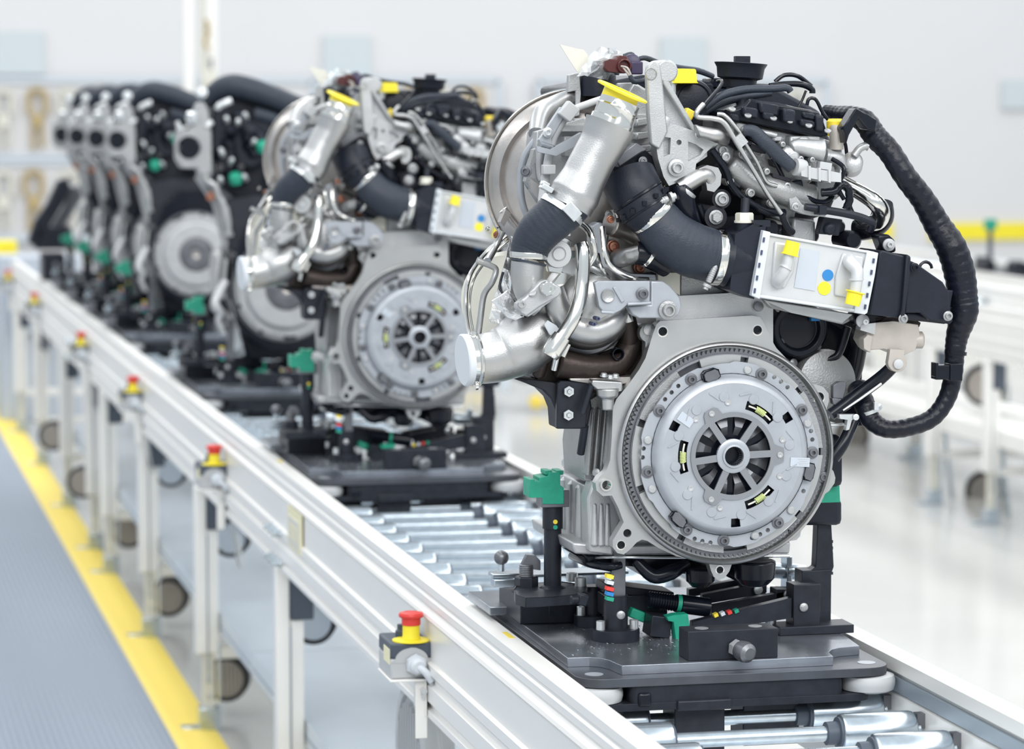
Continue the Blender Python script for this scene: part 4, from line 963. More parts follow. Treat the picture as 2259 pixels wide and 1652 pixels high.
    m.T([(1718, 690, .06, 14), (1760, 684, .06, 12), (1840, 700, .07, 16), (1890, 740, .08, 20), (1885, 800, .09, 22), (1870, 850, .09, 20)], 6, 16)
    m.T([(1870, 720, .05, 10), (1850, 780, .05, 9), (1820, 800, .05, 8), (1832, 850, .05, 9), (1850, 870, .05, 9)], 6, 12)
    m.bb(1722, 770, 1755, 805, .05, .05); m.bb(1860, 880, 1905, 940, .05, .06)
    O('alternator', m, 'gloss_black', bev=.003)
    for (x, y) in ((1716, 680), (1736, 680), (1722, 755), (1750, 800)): bolt(E, x, y, .045, 9, 'flat', 'steel_dark', (.2, -1, .2))
    m = M().lathe(P(1822, 842, .05), (.12, -1, .1), [(.046, -.08), (.046, 0), (.043, .006), (.030, .008), (.0001, .009)], 40)
    O('starter_motor', m, 'cast')
    m = M().ex([(1838, 850), (1850, 842), (1868, 842), (1866, 860), (1860, 880), (1838, 878)], .0, .012).ex([(1836, 878), (1860, 880), (1856, 898), (1838, 892)], .0, .012)
    O('earth_bracket', m, 'steel_dark', bev=.001)
    O('support_strut', M().T([(1832, 915, -.0, 13), (1880, 880, -.0, 15), (1940, 836, -.01, 15), (1972, 806, -.02, 14)], 4, 18).T([(1838, 1010, .0, 15), (1862, 975, .0, 14), (1884, 925, .01, 13)], 4, 16), 'gloss_black')
    O('support_strut', M().T([(1860, 905, -.02, 2), (1900, 878, -.02, 3), (1944, 846, -.02, 3)], 2, 8), 'zinc')
    m = M().ex([(1852, 914), (1890, 914), (1892, 922), (1880, 926), (1874, 948), (1866, 950), (1870, 926), (1852, 924)], -.02, .012).T([(1828, 938, .0, 4), (1862, 936, .0, 4)], 1, 8)
    O('cable_clamp', m, 'zinc', bev=.001)
    bolt(E, 1888, 920, -.022, 7, 'flat', 'zinc')
    m = M().bb(1826, 960, 1860, 1075, .06, .06); m.bb(1770, 1100, 1860, 1160, .08, .06)
    O('fuel_filter', m, 'plastic', bev=.008)
    # loom loop
    pts = [(1820, 246, .10, 15), (1850, 252, .08, 19), (1880, 256, .05, 22), (1908, 268, .03, 26), (1930, 300, .02, 27), (1962, 334, .01, 26), (1998, 390, .0, 26), (2036, 440, .0, 27), (2068, 496, .0, 30), (2098, 545, -.01, 34), (2116, 600, -.01, 35), (2124, 655, -.01, 33), (2126, 690, -.01, 32), (2112, 740, -.0, 25), (2106, 780, .0, 22), (2102, 830, .0, 21), (2088, 880, .0, 20), (2056, 922, .0, 20), (2006, 942, .0, 20), (1956, 946, .0, 20), (1922, 926, .01, 22), (1906, 890, .02, 24), (1892, 850, .04, 22)]
    hn = O('wiring_harness', M().T(pts, 16, 22, rib=.022, ribn=1.1), 'tape', label='thick black taped wiring harness')
    m = M().ex([(1860, 282), (1888, 238), (1916, 252), (1936, 264), (1932, 290), (1912, 286), (1894, 262), (1874, 298), (1868, 318), (1866, 296)], -.02, .03)
    O('harness_clip', m, 'gloss_black', hn, bev=.003)
    O('harness_clip', M().box(P(2086, 820, -.016), (.036, .02, .020)).box(P(2062, 815, -.018), (.004, .02, .020)).box(P(2104, 820, -.018), (.018, .022, .024)), 'gloss_black', hn, bev=.001)
    O('cable_tie', M().lathe(P(1921, 905, .012), Vector((-.4, 0, 1)), [(.0165, -.002), (.0165, .003)], 24).box(P(1932, 896, -.01), (.006, .006, .010)), 'zinc', hn)
    O('cable_tie', M().lathe(P(2108, 778, .0), Vector((.15, 0, 1)), [(.0158, -.002), (.0158, .003)], 24), 'gloss_black', hn)
    # coloured detail: blue
    O('electrical_plug', M().bb(1790, 694, 1815, 708, .04, .02), 'blue')
    # engine rear mass
    m = M().ex([(1330, 300), (1800, 330), (1800, 600), (1340, 560)], .34, .14)
    O('timing_cover', m, 'plastic', bev=.01)
    return E
# ================================================================ engine B (black intake pipe)
def engine_b(off, label):
    YBASE[0] = Y0 + off
    c = P(628, 636, 0); base = Vector((c.x, YBASE[0] + .2, CAM_H - .737))
    E = empty('petrol_engine', base, label, 'engine', 'engines with black intake pipes queued along the conveyor')
    O = lambda n, m, mt, p=E, **k: (objs if n in SPLIT or n == 'bolt' else obj)(n, m, mt, p, **k)
    q = Vector((P(1,1,0).x*0 + c.x, YBASE[0] - .03, c.z))
    clutch(E, q, False)
    m = M().ex([(520, 560), (548, 498), (590, 466), (690, 460), (740, 520), (765, 620), (745, 720), (690, 770), (590, 772), (530, 730), (505, 650)], .0, .04)
    O('flywheel_housing', m, 'gloss_black', bev=.004)
    m = M().ex([(530, 470), (560, 440), (720, 440), (760, 500), (780, 640), (740, 740), (560, 740), (515, 640)], .05, .33)
    O('engine_block', m, 'darkcast', bev=.006)
    m = M().ex([(500, 440), (560, 430), (700, 432), (690, 462), (590, 466), (548, 498), (520, 560), (505, 545)], .02, .05)
    O('housing_flange', m, 'darkcast', bev=.003)
    m = M().ex([(455, 250), (500, 205), (660, 215), (720, 300), (720, 440), (520, 440), (470, 400)], .08, .30)
    m.ex([(470, 235), (505, 240), (520, 300), (518, 380), (480, 390), (466, 320)], .02, .1)
    m.ex([(510, 300), (560, 262), (600, 270), (600, 350), (560, 372), (520, 360)], .02, .1)
    m.T([(520, 250, .05, 16), (560, 300, .02, 20), (600, 330, .03, 20)], 4, 14)
    O('intake_manifold', m, 'plastic', bev=.008)
    # big black pipe on top
    m = M().T([(462, 230, .10, 18), (476, 205, .08, 24), (510, 190, .06, 27), (560, 200, .05, 27), (610, 218, .05, 26), (660, 238, .06, 25), (720, 262, .10, 24)], 7, 22)
    O('intake_pipe', m, 'rubber', label='thick black intake pipe')
    O('intake_pipe_tail', M().T([(560, 250, .03, 15), (600, 262, .03, 15), (640, 282, .04, 15)], 4, 14), 'rubber')
    # grey bracket column with round opening
    m = M().ex([(428, 245), (436, 226), (452, 226), (462, 250), (468, 300), (470, 380), (455, 420), (440, 400), (436, 372), (400, 372), (388, 350), (388, 300), (394, 282), (420, 276)], .0, .05)
    hd = O('head_bracket', m, 'cast', bev=.005)
    O('exhaust_port', M().lathe(P(417, 325, -.004), (-.3, -1, 0), [(.030, -.02), (.030, .004), (.026, .006), (.025, .003), (.0001, .002)], 30), 'gloss_black', hd)  # solid black face paints the dark inside of the opening
    m = M().lathe(P(424, 262, .0), (-.2, -.3, 1), [(.016, -.01), (.018, .004), (.012, .018), (.0001, .02)], 20).lathe(P(446, 206, .0), (-.3, -1, .2), [(.014, 0), (.016, .008), (.008, .014)], 20)
    m.T([(390, 268, .0, 5), (398, 286, .0, 6)], 2, 10)
    O('lifting_eye', m, 'zinc')
    m = M().T([(478, 242, .0, 6), (486, 232, .0, 8), (510, 222, .0, 8)], 2, 12).T([(456, 280, .0, 7), (468, 268, .0, 7)], 2, 12)
    O('hose_fitting', m, 'zinc')
    m = M().T([(452, 378, -.01, 8), (456, 398, -.01, 8), (476, 412, -.01, 8), (482, 432, -.01, 8), (494, 455, -.01, 8), (500, 490, -.01, 7), (510, 520, .0, 6)], 6, 14)
    m.T([(500, 455, -.01, 5), (506, 490, -.01, 5), (504, 520, -.01, 5)], 4, 10)
    O('coolant_pipe', m, 'satin')
    O('manifold_stay', M().ex([(430, 392), (452, 388), (500, 440), (515, 500), (500, 560), (486, 520), (470, 450)], .03, .03), 'cast', bev=.004)
    O('sensor', M().lathe(P(466, 433, .0), (-.4, -1, 0), [(.013, 0), (.012, .01), (.0001, .011)], 16), 'copper')
    for (x, y) in ((581, 324), (521, 394)):
        O('port_plug', M().lathe(P(x, y + 8, -.01), (-.2, -.5, .9), [(.016, 0), (.0175, .006), (.0165, .022), (.012, .026), (.0001, .026)], 24), 'green', label='green plastic port plug')
    m = M(); random.seed(4)
    for k in range(16):
        x = random.uniform(480, 640); y = random.uniform(270, 430); m.lathe(P(x, y, .0), (random.uniform(-.5, .5), -1, random.uniform(-.3, .6)), [(.014, -.05), (.013, 0), (.009, .008), (.0001, .008)], 14)
    O('ancillary_cluster', m, 'gloss_black')
    m = M(); random.seed(7)
    for k in range(9):
        x = random.uniform(480, 620); y = random.uniform(240, 420); m.lathe(P(x, y, -.012), (random.uniform(-.5, .2), -1, .6), [(.007, -.02), (.008, 0), (.005, .006), (.0001, .006)], 12)
    O('bolt', m, 'zinc')
    # left side hanging parts
    m = M().T([(498, 620, -.0, 9), (482, 650, -.01, 11), (474, 668, -.02, 10), (478, 680, -.02, 12), (486, 690, -.02, 9), (482, 710, -.02, 7), (494, 738, -.02, 6)], 6, 14)
    O('drain_fitting', m, 'cast_light')
    m = M().ex([(478, 560), (496, 556), (508, 590), (506, 650), (490, 664), (476, 640), (472, 600)], .08, .12)
    m.T([(486, 566, .07, 8), (480, 610, .07, 9), (486, 650, .07, 8)], 5, 12); m.T([(500, 570, .06, 7), (496, 620, .06, 8), (500, 660, .06, 7)], 5, 12)
    O('side_casting', m, 'satin', bev=.005)
    O('oil_sump', M().ex([(520, 700), (760, 700), (745, 790), (545, 795)], .08, .26), 'gloss_black', bev=.01)
    return E
# ================================================================ carrier pallet with fixtures
XL, XR = .951, 1.416       # inner faces of the rails
def rrect(x0, x1, y0, y1, z, r, n=6):
    pts = []
    for (cx, cy, a0) in ((x1 - r, y1 - r, 0), (x0 + r, y1 - r, 90), (x0 + r, y0 + r, 180), (x1 - r, y0 + r, 270)):
        for k in range(n + 1):
            a = math.radians(a0 + 90 * k / n); pts.append(Vector((cx + r * math.cos(a), cy + r * math.sin(a), z)))
    return pts
Z1 = CAM_H - ZP            # top of base plate
ZT = Z1 + .013             # top of upper plate
PYF = G(1600, 1487, ZP).y; PYB = G(1045, 1326, ZP).y
def pallet():
    YBASE[0] = Y0
    W = empty('carrier_pallet', ((XL + XR) / 2, (PYF + PYB) / 2, Z1 - .045), 'dark steel carrier pallet with green locating blocks, under the largest front engine', 'pallet', 'dark steel engine carriers on the conveyor')
    O = lambda n, m, mt, p=W, **k: (objs if n in SPLIT else obj)(n, m, mt, p, **k)
    UP = Vector((0, 0, 1))
    x0, x1 = XL + .014, XR - .014
    m = M().prism(rrect(x0, x1, PYF, PYB, Z1 - .012, .035), UP * .012)
    O('base_plate', m, 'oxide_mid', bev=.0006)
    cb = O('carrier_frame', M().prism(rrect(x0 + .07, x1 - .07, PYF + .004, PYB - .004, Z1 - .045, .01), UP * .033).prism(rrect(x0 + .006, x1 - .006, PYF + .085, PYB - .085, Z1 - .045, .01), UP * .033).prism(rrect(x0 + .004, x1 - .03, PYF + .002, PYF + .06, Z1 - .045, .02), UP * .010), 'oxide', bev=.001)
    m = M().box(Vector((x0 + .17, PYF + .05, Z1 - .075)), (.07, .06, .07)).box(Vector((x0 + .28, PYF + .08, Z1 - .075)), (.08, .06, .07))
    m.box(Vector((x0 + .17, PYF + .002, Z1 - .040)), (.075, .012, .014))
    O('stop_block', m, 'oxide', cb, bev=.002)
    O('slot', M().box(Vector((x0 + .088, PYF + .002, Z1 - .030)), (.018, .006, .018)), 'gloss_black', cb, bev=.003)
    for (x, y) in ((x0 + .028, PYF + .034), (x1 - .026, PYF + .034), (x0 + .028, PYB - .034), (x1 - .026, PYB - .034)):
        m = M().lathe(Vector((x, y, Z1 - .037)), UP, [(.030, 0), (.036, .003), (.038, .010), (.038, .016), (.036, .022), (.030, .0235)], 40)
        O('guide_wheel', m, 'grey_plastic')
        O('axle_cap', M().lathe(Vector((x, y + .004, Z1)), UP, [(.0125, -.002), (.0125, .0006), (.0001, .0006)], 28), 'pressed')
    g = lambda px, py, drop=.737: G(px, py, drop)
    pl = [(1252, 1451), (1300, 1449), (1325, 1451), (1345, 1456), (1360, 1463), (1372, 1468), (1600, 1458), (1838, 1447), (1828, 1438), (1834, 1432), (1850, 1428), (1896, 1424), (1868, 1404), (1846, 1392), (1780, 1330), (1690, 1292), (1180, 1300), (1078, 1320)]
    O('fixture_plate', M().prism([g(*p) - UP * .013 for p in pl], UP * .0128), 'oxide_plate', bev=.0008)
    # swarf on plate
    m = M(); random.seed(2)
    for k in range(420):
        px = random.gauss(1430, 110); py = random.gauss(1415, 26)
        if 1230 < px < 1800 and 1330 < py < 1446 and py > 1330 + max(0, (1252 - px)) * .6:
            p = g(px, py); a = random.uniform(0, PI); s = random.uniform(.0007, .0019)
            m.add([p + Vector((math.cos(a + t * 2.1) * s * (1 + t % 2), math.sin(a + t * 2.1) * s, .0012 * (t == 1))) for t in range(3)], [[0, 1, 2]])
    sw = O('metal_swarf', m, 'label', smooth=False, label='scattered bright metal chips'); sw['kind'] = 'stuff'
    # round flange posts
    def post(px, py, rf, rc, h):
        c = g(px, py); k = 1 / scl(c)
        a = M().lathe(c, UP, [(rf * k, 0), (rf * k, .015), (rf * k * .97, .016), (rc * k, .016), (rc * k, h), (rc * k * .95, h + .001), (.0001, h + .001)], 40)
        o = O('post_base', a, 'oxide')
        for an in (200, 340, 70):
            p = c + Vector((math.cos(math.radians(an)) * rf * k * .76, math.sin(math.radians(an)) * rf * k * .76, .016))
            O('cap_screw', M().lathe(p, UP, [(.0062, 0), (.0062, .012), (.0055, .0125), (.0034, .0125), (.0033, .006), (.0001, .006)], 18), 'zinc', o)
        return c
    c = post(1358, 1410, 53, 27, .062)
    cA = c
    O('support_blade', M().box(c + Vector((.004, 0, .11)), (.0175, .012, .125)), 'steel_dark', bev=.0008)
    O('cross_pin', M().lathe(P(1369, 1356, -.0155), FWD, [(.0058, 0), (.0058, .003), (.004, .0042), (.0001, .0043)], 18), 'cast')
    for k, (mt, yy) in enumerate((('amber', 1271), ('white', 1284), ('red', 1298), ('blue', 1309), ('green', 1320))):
        O('colour_tag', M().box(P(1344, yy, -.004), (.010, .012, .005), Matrix.Rotation(.25, 3, 'Y')), mt, label='small coloured code tag')
    c = post(1308, 1378, 42, 22, .056)
    O('clamp_lever', M().box(P(1284, 1322, .045), (.014, .016, .016), Matrix.Rotation(.3, 3, 'Y')).lathe(P(1276, 1322, .04), (-1, -.2, 0), [(.006, 0), (.006, .012)], 12), 'oxide', bev=.002)
    # left lever station
    bk = M()
    def blk(px, py, w_, dd, h, drop=.737):      # front-left bottom corner at pixel
        p = g(px, py, drop); return bk.box(p + Vector((w_ / 2, dd / 2, h / 2)), (w_, dd, h))
    blk(1148, 1378, .055, .14, .040); blk(1210, 1376, .06, .07, .034)
    O('station_block', bk, 'oxide', bev=.0015)
    sp_ = g(1120, 1352); O('station_base', M().box(sp_ + Vector((.03, .06, .006)), (.12, .15, .012)), 'oxide_plate', bev=.001)
    YB = .29
    m = M().prism([P(x, y, 0) * 0 + G(x, y, .676) for x, y in ((1134, 1302), (1138, 1312), (1160, 1318), (1220, 1316), (1280, 1310), (1296, 1300), (1292, 1290), (1240, 1284), (1160, 1286), (1140, 1292))], UP * -.013)
    O('station_lever', m, 'oxide', bev=.001)
    pc = G(1219, 1296, .676)
    yc = pc.y - Y0
    m = M().lathe(pc, UP, [(.019, 0), (.0125, .004), (.0125, .085), (.0145, .085), (.0145, .125), (.017, .125)], 32)
    cl = O('locating_column', m, 'oxide')
    zt = pc.z + .118
    k = 1 / scl(Vector((pc.x, pc.y, zt)))
    O('column_head', M().box(Vector((pc.x, pc.y, zt + .011)), (.040, .036, .024)), 'steel_dark', cl, bev=.001)
    def gp(x, y): return atY(x, y, pc.y - .020)
    m = M().prism([gp(*p) for p in [(1168, 1058), (1180, 1058), (1180, 1062), (1190, 1062), (1190, 1054), (1210, 1050), (1212, 1042), (1236, 1042), (1236, 1070), (1244, 1076), (1244, 1112), (1197, 1112), (1197, 1098), (1168, 1098)]], Vector((0, .040, 0)))
    m.box(atY(1205, 1036 + 4, pc.y), (.010, .03, .006)).box(atY(1230, 1038 + 2, pc.y), (.010, .03, .006))
    gr = O('locating_block', m, 'green', cl, bev=.0008, label='green plastic locating block')
    for (mt, y) in (('amber', 1151), ('green', 1163)):
        O('colour_dot', M().lathe(atY(1225, y, pc.y - .0146), FWD, [(.0032, -.002), (.0032, .0008), (.0001, .0008)], 16), mt, cl, label='round colour code dot')
    pb = G(1161, 1292, .676)
    m = M().lathe(pb, UP, [(.017, 0), (.017, .012), (.015, .014)], 6)
    O('lock_nut', m, 'oxide')
    m = M().lathe(pb, UP, [(.010, 0), (.010, .012)] + [(.0105 - .0008 * (t % 2), .012 + .0012 * t) for t in range(14)] + [(.010, .030), (.0085, .031), (.0001, .031)], 24)
    m.prism([pb + Vector((dx, -.004, z)) for dx, z in ((-.008, .030), (.0, .045), (.012, .044), (.020, .036), (.020, .022), (.008, .024), (.004, .030))], Vector((0, .010, 0)))
    O('adjusting_screw', m, 'steel_dark', bev=.001)
    for (x, y) in ((1281, 1292), (1262, 1282)):
        O('cap_screw', M().lathe(G(x, y, .676), UP, [(.0085, 0), (.0085, .012), (.007, .0125), (.004, .0125), (.0038, .006), (.0001, .006)], 20), 'zinc')
    p1 = atY(1106, 1230, pb.y + .06)
    O('ball_knob', M().ball(p1, .0108, 28), 'steel_dark')
    O('knob_arm', M().cyl(p1 - UP * .02, p1 - UP * .008, .005).box(p1 + Vector((.012, .01, -.026)), (.052, .028, .006)).box(p1 + Vector((.002, .0, -.036)), (.03, .026, .012)).box(p1 + Vector((.10, .06, -.034)), (.2, .05, .004)), 'galv', bev=.001)
    # front block with knob
    a = g(1517, 1458); b = g(1714, 1449)
    y_ = (a.y + b.y) / 2
    w_ = b.x - a.x
    fb = O('front_block', M().box(Vector(((a.x + b.x) / 2, y_ + .02, ZT + .020)), (w_, .045, .040)), 'oxide', bev=.001)
    for t in (.2, .8): O('cap_screw', M().lathe(Vector((a.x + w_ * t, y_ + .02, ZT + .040)), UP, [(.0095, 0), (.0095, .0006), (.004, .0006), (.0001, .0)], 20), 'zinc', fb)
    kb = Vector((a.x + w_ * .52, y_ - .003, ZT + .016)); ax = Vector((.35, -1, -.12)).normalized()
    O('index_knob', M().lathe(kb, ax, [(.006, 0), (.006, .006), (.013, .012), (.0145, .022), (.013, .030), (.008, .034), (.0001, .034)], 30), 'steel_dark', fb)
    O('knob_nut', M().lathe(kb, ax, [(.012, 0), (.012, .008), (.010, .009)], 6), 'zinc', fb)
    # right side: post, base, levers
    pr = g(1785, 1395)
    O('post_base', M().box(g(1800, 1398) + Vector((.0, .02, .006)), (.11, .05, .012)), 'oxide', bev=.001)
    yr = pr.y
    m = M().box(Vector((pr.x - .006, yr + .01, ZT + .040)), (.040, .035, .060)).box(Vector((pr.x + .020, yr + .045, ZT + .042)), (.044, .035, .084))
    rb = O('lever_support', m, 'oxide', bev=.0012)
    O('cross_pin', M().lathe(atY(1772, 1339, yr - .008), FWD, [(.0062, 0), (.0062, .003), (.004, .0045), (.0001, .0046)], 18), 'cast', rb)
    O('cross_pin', M().lathe(atY(1800, 1326, yr + .026), FWD, [(.0055, 0), (.0055, .003), (.004, .0042), (.0001, .0043)], 18), 'cast', rb)
    hp = lambda x, y: atY(x, y, yr + .03)
    m = M().prism([hp(*p) for p in [(1806, 1110), (1832, 1110), (1836, 1180), (1840, 1250), (1828, 1286), (1814, 1292), (1814, 1340), (1780, 1340), (1778, 1268), (1800, 1250)]], Vector((0, .022, 0)))
    O('support_column', m, 'oxide', bev=.0015)
    m = M()
    for t in range(6): m.box(hp(1836, 1195 + t * 14) + Vector((0, .011, 0)), (.004, .018, .004))
    O('column_notch', m, 'oxide', smooth=False)
    O('locating_block', M().prism([atY(x, y, yr + .015) for x, y in ((1808, 1090), (1820, 1088), (1822, 1070), (1852, 1062), (1854, 1108), (1808, 1110))], Vector((0, .03, 0))), 'green', bev=.001, label='green plastic locating block')
    m = M()
    def beam(pa, pb_, hh, dd, th): 
        a_ = atY(pa[0], pa[1], yr + dd); b_ = atY(pb_[0], pb_[1], yr + dd); k = 1 / scl(a_)
        m.prism([a_, b_, b_ - UP * hh[1] * k, a_ - UP * hh[0] * k], Vector((0, th, 0)))
    beam((1528, 1372), (1748, 1318), (26, 46), -.002, .016); beam((1570, 1336), (1770, 1298), (26, 34), .06, .014); beam((1550, 1312), (1690, 1284), (22, 26), .10, .014); beam((1520, 1300), (1640, 1276), (18, 20), .14, .014)
    beam((1640, 1278), (1692, 1288), (22, 20), .10, .03); beam((1712, 1300), (1760, 1300), (20, 20), .06, .03)
    O('clamp_lever', m, 'oxide', bev=.001)
    for k2, mt in enumerate(('amber', 'white', 'red', 'green')):
        O('colour_tag', M().box(atY(1578 + k2 * 15, 1356 - k2 * 3, yr - .002), (.006, .010, .005), Matrix.Rotation(-.4, 3, 'Y')), mt, label='small coloured code tag')
    for (x, y, dd) in ((1672, 1300, .095), (1738, 1312, .055), (1555, 1280, .09)):
        O('cap_screw', M().lathe(atY(x, y, yr + dd), FWD, [(.007, 0), (.0065, .003), (.004, .004), (.0001, .004)], 16), 'zinc')
    m = M().T([(1432, 1322, .04, 17), (1560, 1342, .04, 17)], 30, 22)
    a_ = atY(1430, 1322, yr + .03); b_ = atY(1563, 1340, yr + .03); ax = (b_ - a_); L_ = ax.length
    prof = []
    for t in range(24): prof.append((.0105 + (.0016 if t % 2 else 0), L_ * .5 * t / 24))
    prof += [(.0105, L_ * .52), (.0135, L_ * .54), (.0135, L_)]
    O('damper_cylinder', M().lathe(a_, ax, prof, 26), 'gloss_black')
    O('damper_ring', M().lathe(a_ + ax * .46, ax, [(.0128, 0), (.0128, .006)], 26, False), 'green')
    la = g(1480, 1410)
    LP = lambda x, y: atY(x, y, la.y)
    O('locating_block', M().prism([LP(*p) for p in [(1471, 1361), (1490, 1356), (1518, 1354), (1524, 1398), (1512, 1405), (1500, 1418), (1492, 1420), (1486, 1372), (1474, 1370)]], Vector((0, .02, 0))), 'green', bev=.001, label='green plastic latch')
    O('locating_block', M().box(atY(1412, 1358, la.y + .06), (.034, .02, .014), Matrix.Rotation(.4, 3, 'Y')), 'green', bev=.002, label='green plastic pad')
    O('station_block', M().box(atY(1450, 1378, la.y + .03), (.03, .04, .03), Matrix.Rotation(.15, 3, 'Y')).box(atY(1400, 1300, la.y + .10), (.10, .06, .012), Matrix.Rotation(.15, 3, 'Y')).box(atY(1395, 1330, la.y + .09), (.09, .05, .03)), 'oxide', bev=.0015)
    m = M().lathe(atY(1716, 1258, yr + .14), (-1, 0, .1), [(.012, -.03), (.012, .02), (.008, .021), (.008, .04)], 20).box(atY(1735, 1262, yr + .14), (.008, .03, .05)).lathe(atY(1750, 1258, yr + .13), (1, 0, 0), [(.009, -.01), (.010, .004), (.007, .02)], 16)
    O('air_cylinder', m, 'galv', bev=.001)
    m = M().lathe(g(1700, 1392) + UP * .0, UP, [(.014, 0), (.012, .008), (.008, .010), (.008, .018), (.0001, .019)], 20)
    O('cap_screw', m, 'zinc'); O('cap_screw', M().lathe(g(1725, 1398), UP, [(.010, 0), (.010, .004), (.004, .006), (.0001, .006)], 18), 'steel_dark')
    return W
# ================================================================ conveyor
HR = .745
ZR = CAM_H - HR
def conv_profile_left():
    # outer (left) side profile x, drop
    return [(.951, .745), (.920, .745), (.920, .757), (.923, .760), (.923, .764), (.920, .767), (.920, .777), (.924, .780), (.924, .784), (.916, .790), (.914, .795), (.920, .802), (.920, .862), (.914, .865), (.914, .880), (.921, .884), (.921, .896), (.914, .900), (.914, .925), (.921, .929), (.921, .937), (.914, .940), (.914, .950), (.951, .950), (.951, .925), (.945, .92), (.945, .79), (.951, .785)]
def conv_profile_right():
    return [(1.416, .745), (1.450, .745), (1.450, .950), (1.416, .950), (1.416, .86), (1.418, .857), (1.416, .855), (1.416, .795), (1.422, .791), (1.422, .784), (1.419, .782), (1.419, .778), (1.422, .776), (1.422, .768), (1.416, .764)]
def roller(parent, y, ox, zc):
    a = obj('roller', M().cyl(Vector((XL + ox + .006, y, zc)), Vector((XR + ox - .006, y, zc)), .0105, 18), 'galv', parent)
    for (x0, x1, s) in ((XL + ox + .012, XL + ox + .118, 1), (XR + ox - .118, XR + ox - .014, -1)):
        ends = Vector((x0, y, zc)); L_ = x1 - x0
        obj('roller_drum', M().lathe(ends, (1, 0, 0), [(.021, .0), (.0245, .002), (.0255, .006), (.0255, L_ - .006), (.0245, L_ - .002), (.022, L_)], 28), 'galv', a)
        p = Vector((x1 if s > 0 else x0, y, zc))
        bl = .003 if s > 0 else .018
        obj('roller_bearing', M().lathe(p, (s, 0, 0), [(.0215, -.002), (.0215, .002), (.016, .003), (.0155, bl), (.011, bl + .001)], 20), 'slate', a)
    obj('roller_end', M().box(Vector((XR + ox - .004, y, zc + .012)), (.014, .016, .020)), 'steel_dark', a)
    return a
def leg(parent, x, y, zt, sgn=-1):
    l = obj('leg', M().box(Vector((x - .014, y, (zt + .20) / 2)), (.030, .040, zt - .20)).box(Vector((x + .0165, y, (zt - .11 + .20) / 2)), (.028, .036, zt - .31)), 'rail', parent, bev=.003)
    obj('leg_groove', M().box(Vector((x + .0015, y - .019, zt / 2)), (.003, .003, zt - .25)), 'rail_groove', l, smooth=False)
    m = M().box(Vector((x + .004, y, .10)), (.030, .020, .20)); obj('foot_tube', m, 'cream', l)
    for z in (.09, .13, .17): obj('bolt', M().lathe(Vector((x + .004, y - .011, z)), FWD, [(.006, 0), (.006, .004), (.0001, .004)], 12), 'zinc', l)
    m = M().box(Vector((x + .006, y, .03)), (.054, .05, .06)).box(Vector((x - .040, y, .006)), (.055, .045, .012)).box(Vector((x + .030, y - .01, .12)), (.003, .03, .22))
    objs('foot', m, 'galv', l, bev=.002)
    obj('leg_cap', M().box(Vector((x + .026, y - .004, zt - .056)), (.048, .05, .110)), 'slate', l, bev=.004)
    return l
def conveyor(label, ya, yb, legs, roll, ox=0.0):
    Cv = empty('roller_conveyor', (1.18 + ox, (ya + yb) / 2, 0), label, 'conveyor', None)
    V = lambda x, drop: Vector((x + ox, ya, CAM_H - drop))
    L_ = Vector((0, yb - ya, 0))
    obj('side_rail', M().prism([V(*p) for p in conv_profile_left()], L_), 'rail', Cv, smooth=False, bev=.0008)
    obj('side_rail', M().prism([V(*p) for p in conv_profile_right()], L_), 'rail', Cv, smooth=False, bev=.0008)
    zc = CAM_H - ZP - .045 - .0256
    for y in roll: roller(Cv, y, ox, zc)
    for y in legs:
        leg(Cv, .937 + ox, y, CAM_H - .950); leg(Cv, 1.433 + ox, y, CAM_H - .950)
        obj('cross_member', M().box(Vector((1.185 + ox, y, .20)), (.46, .03, .03)), 'rail', Cv, bev=.002)
    return Cv
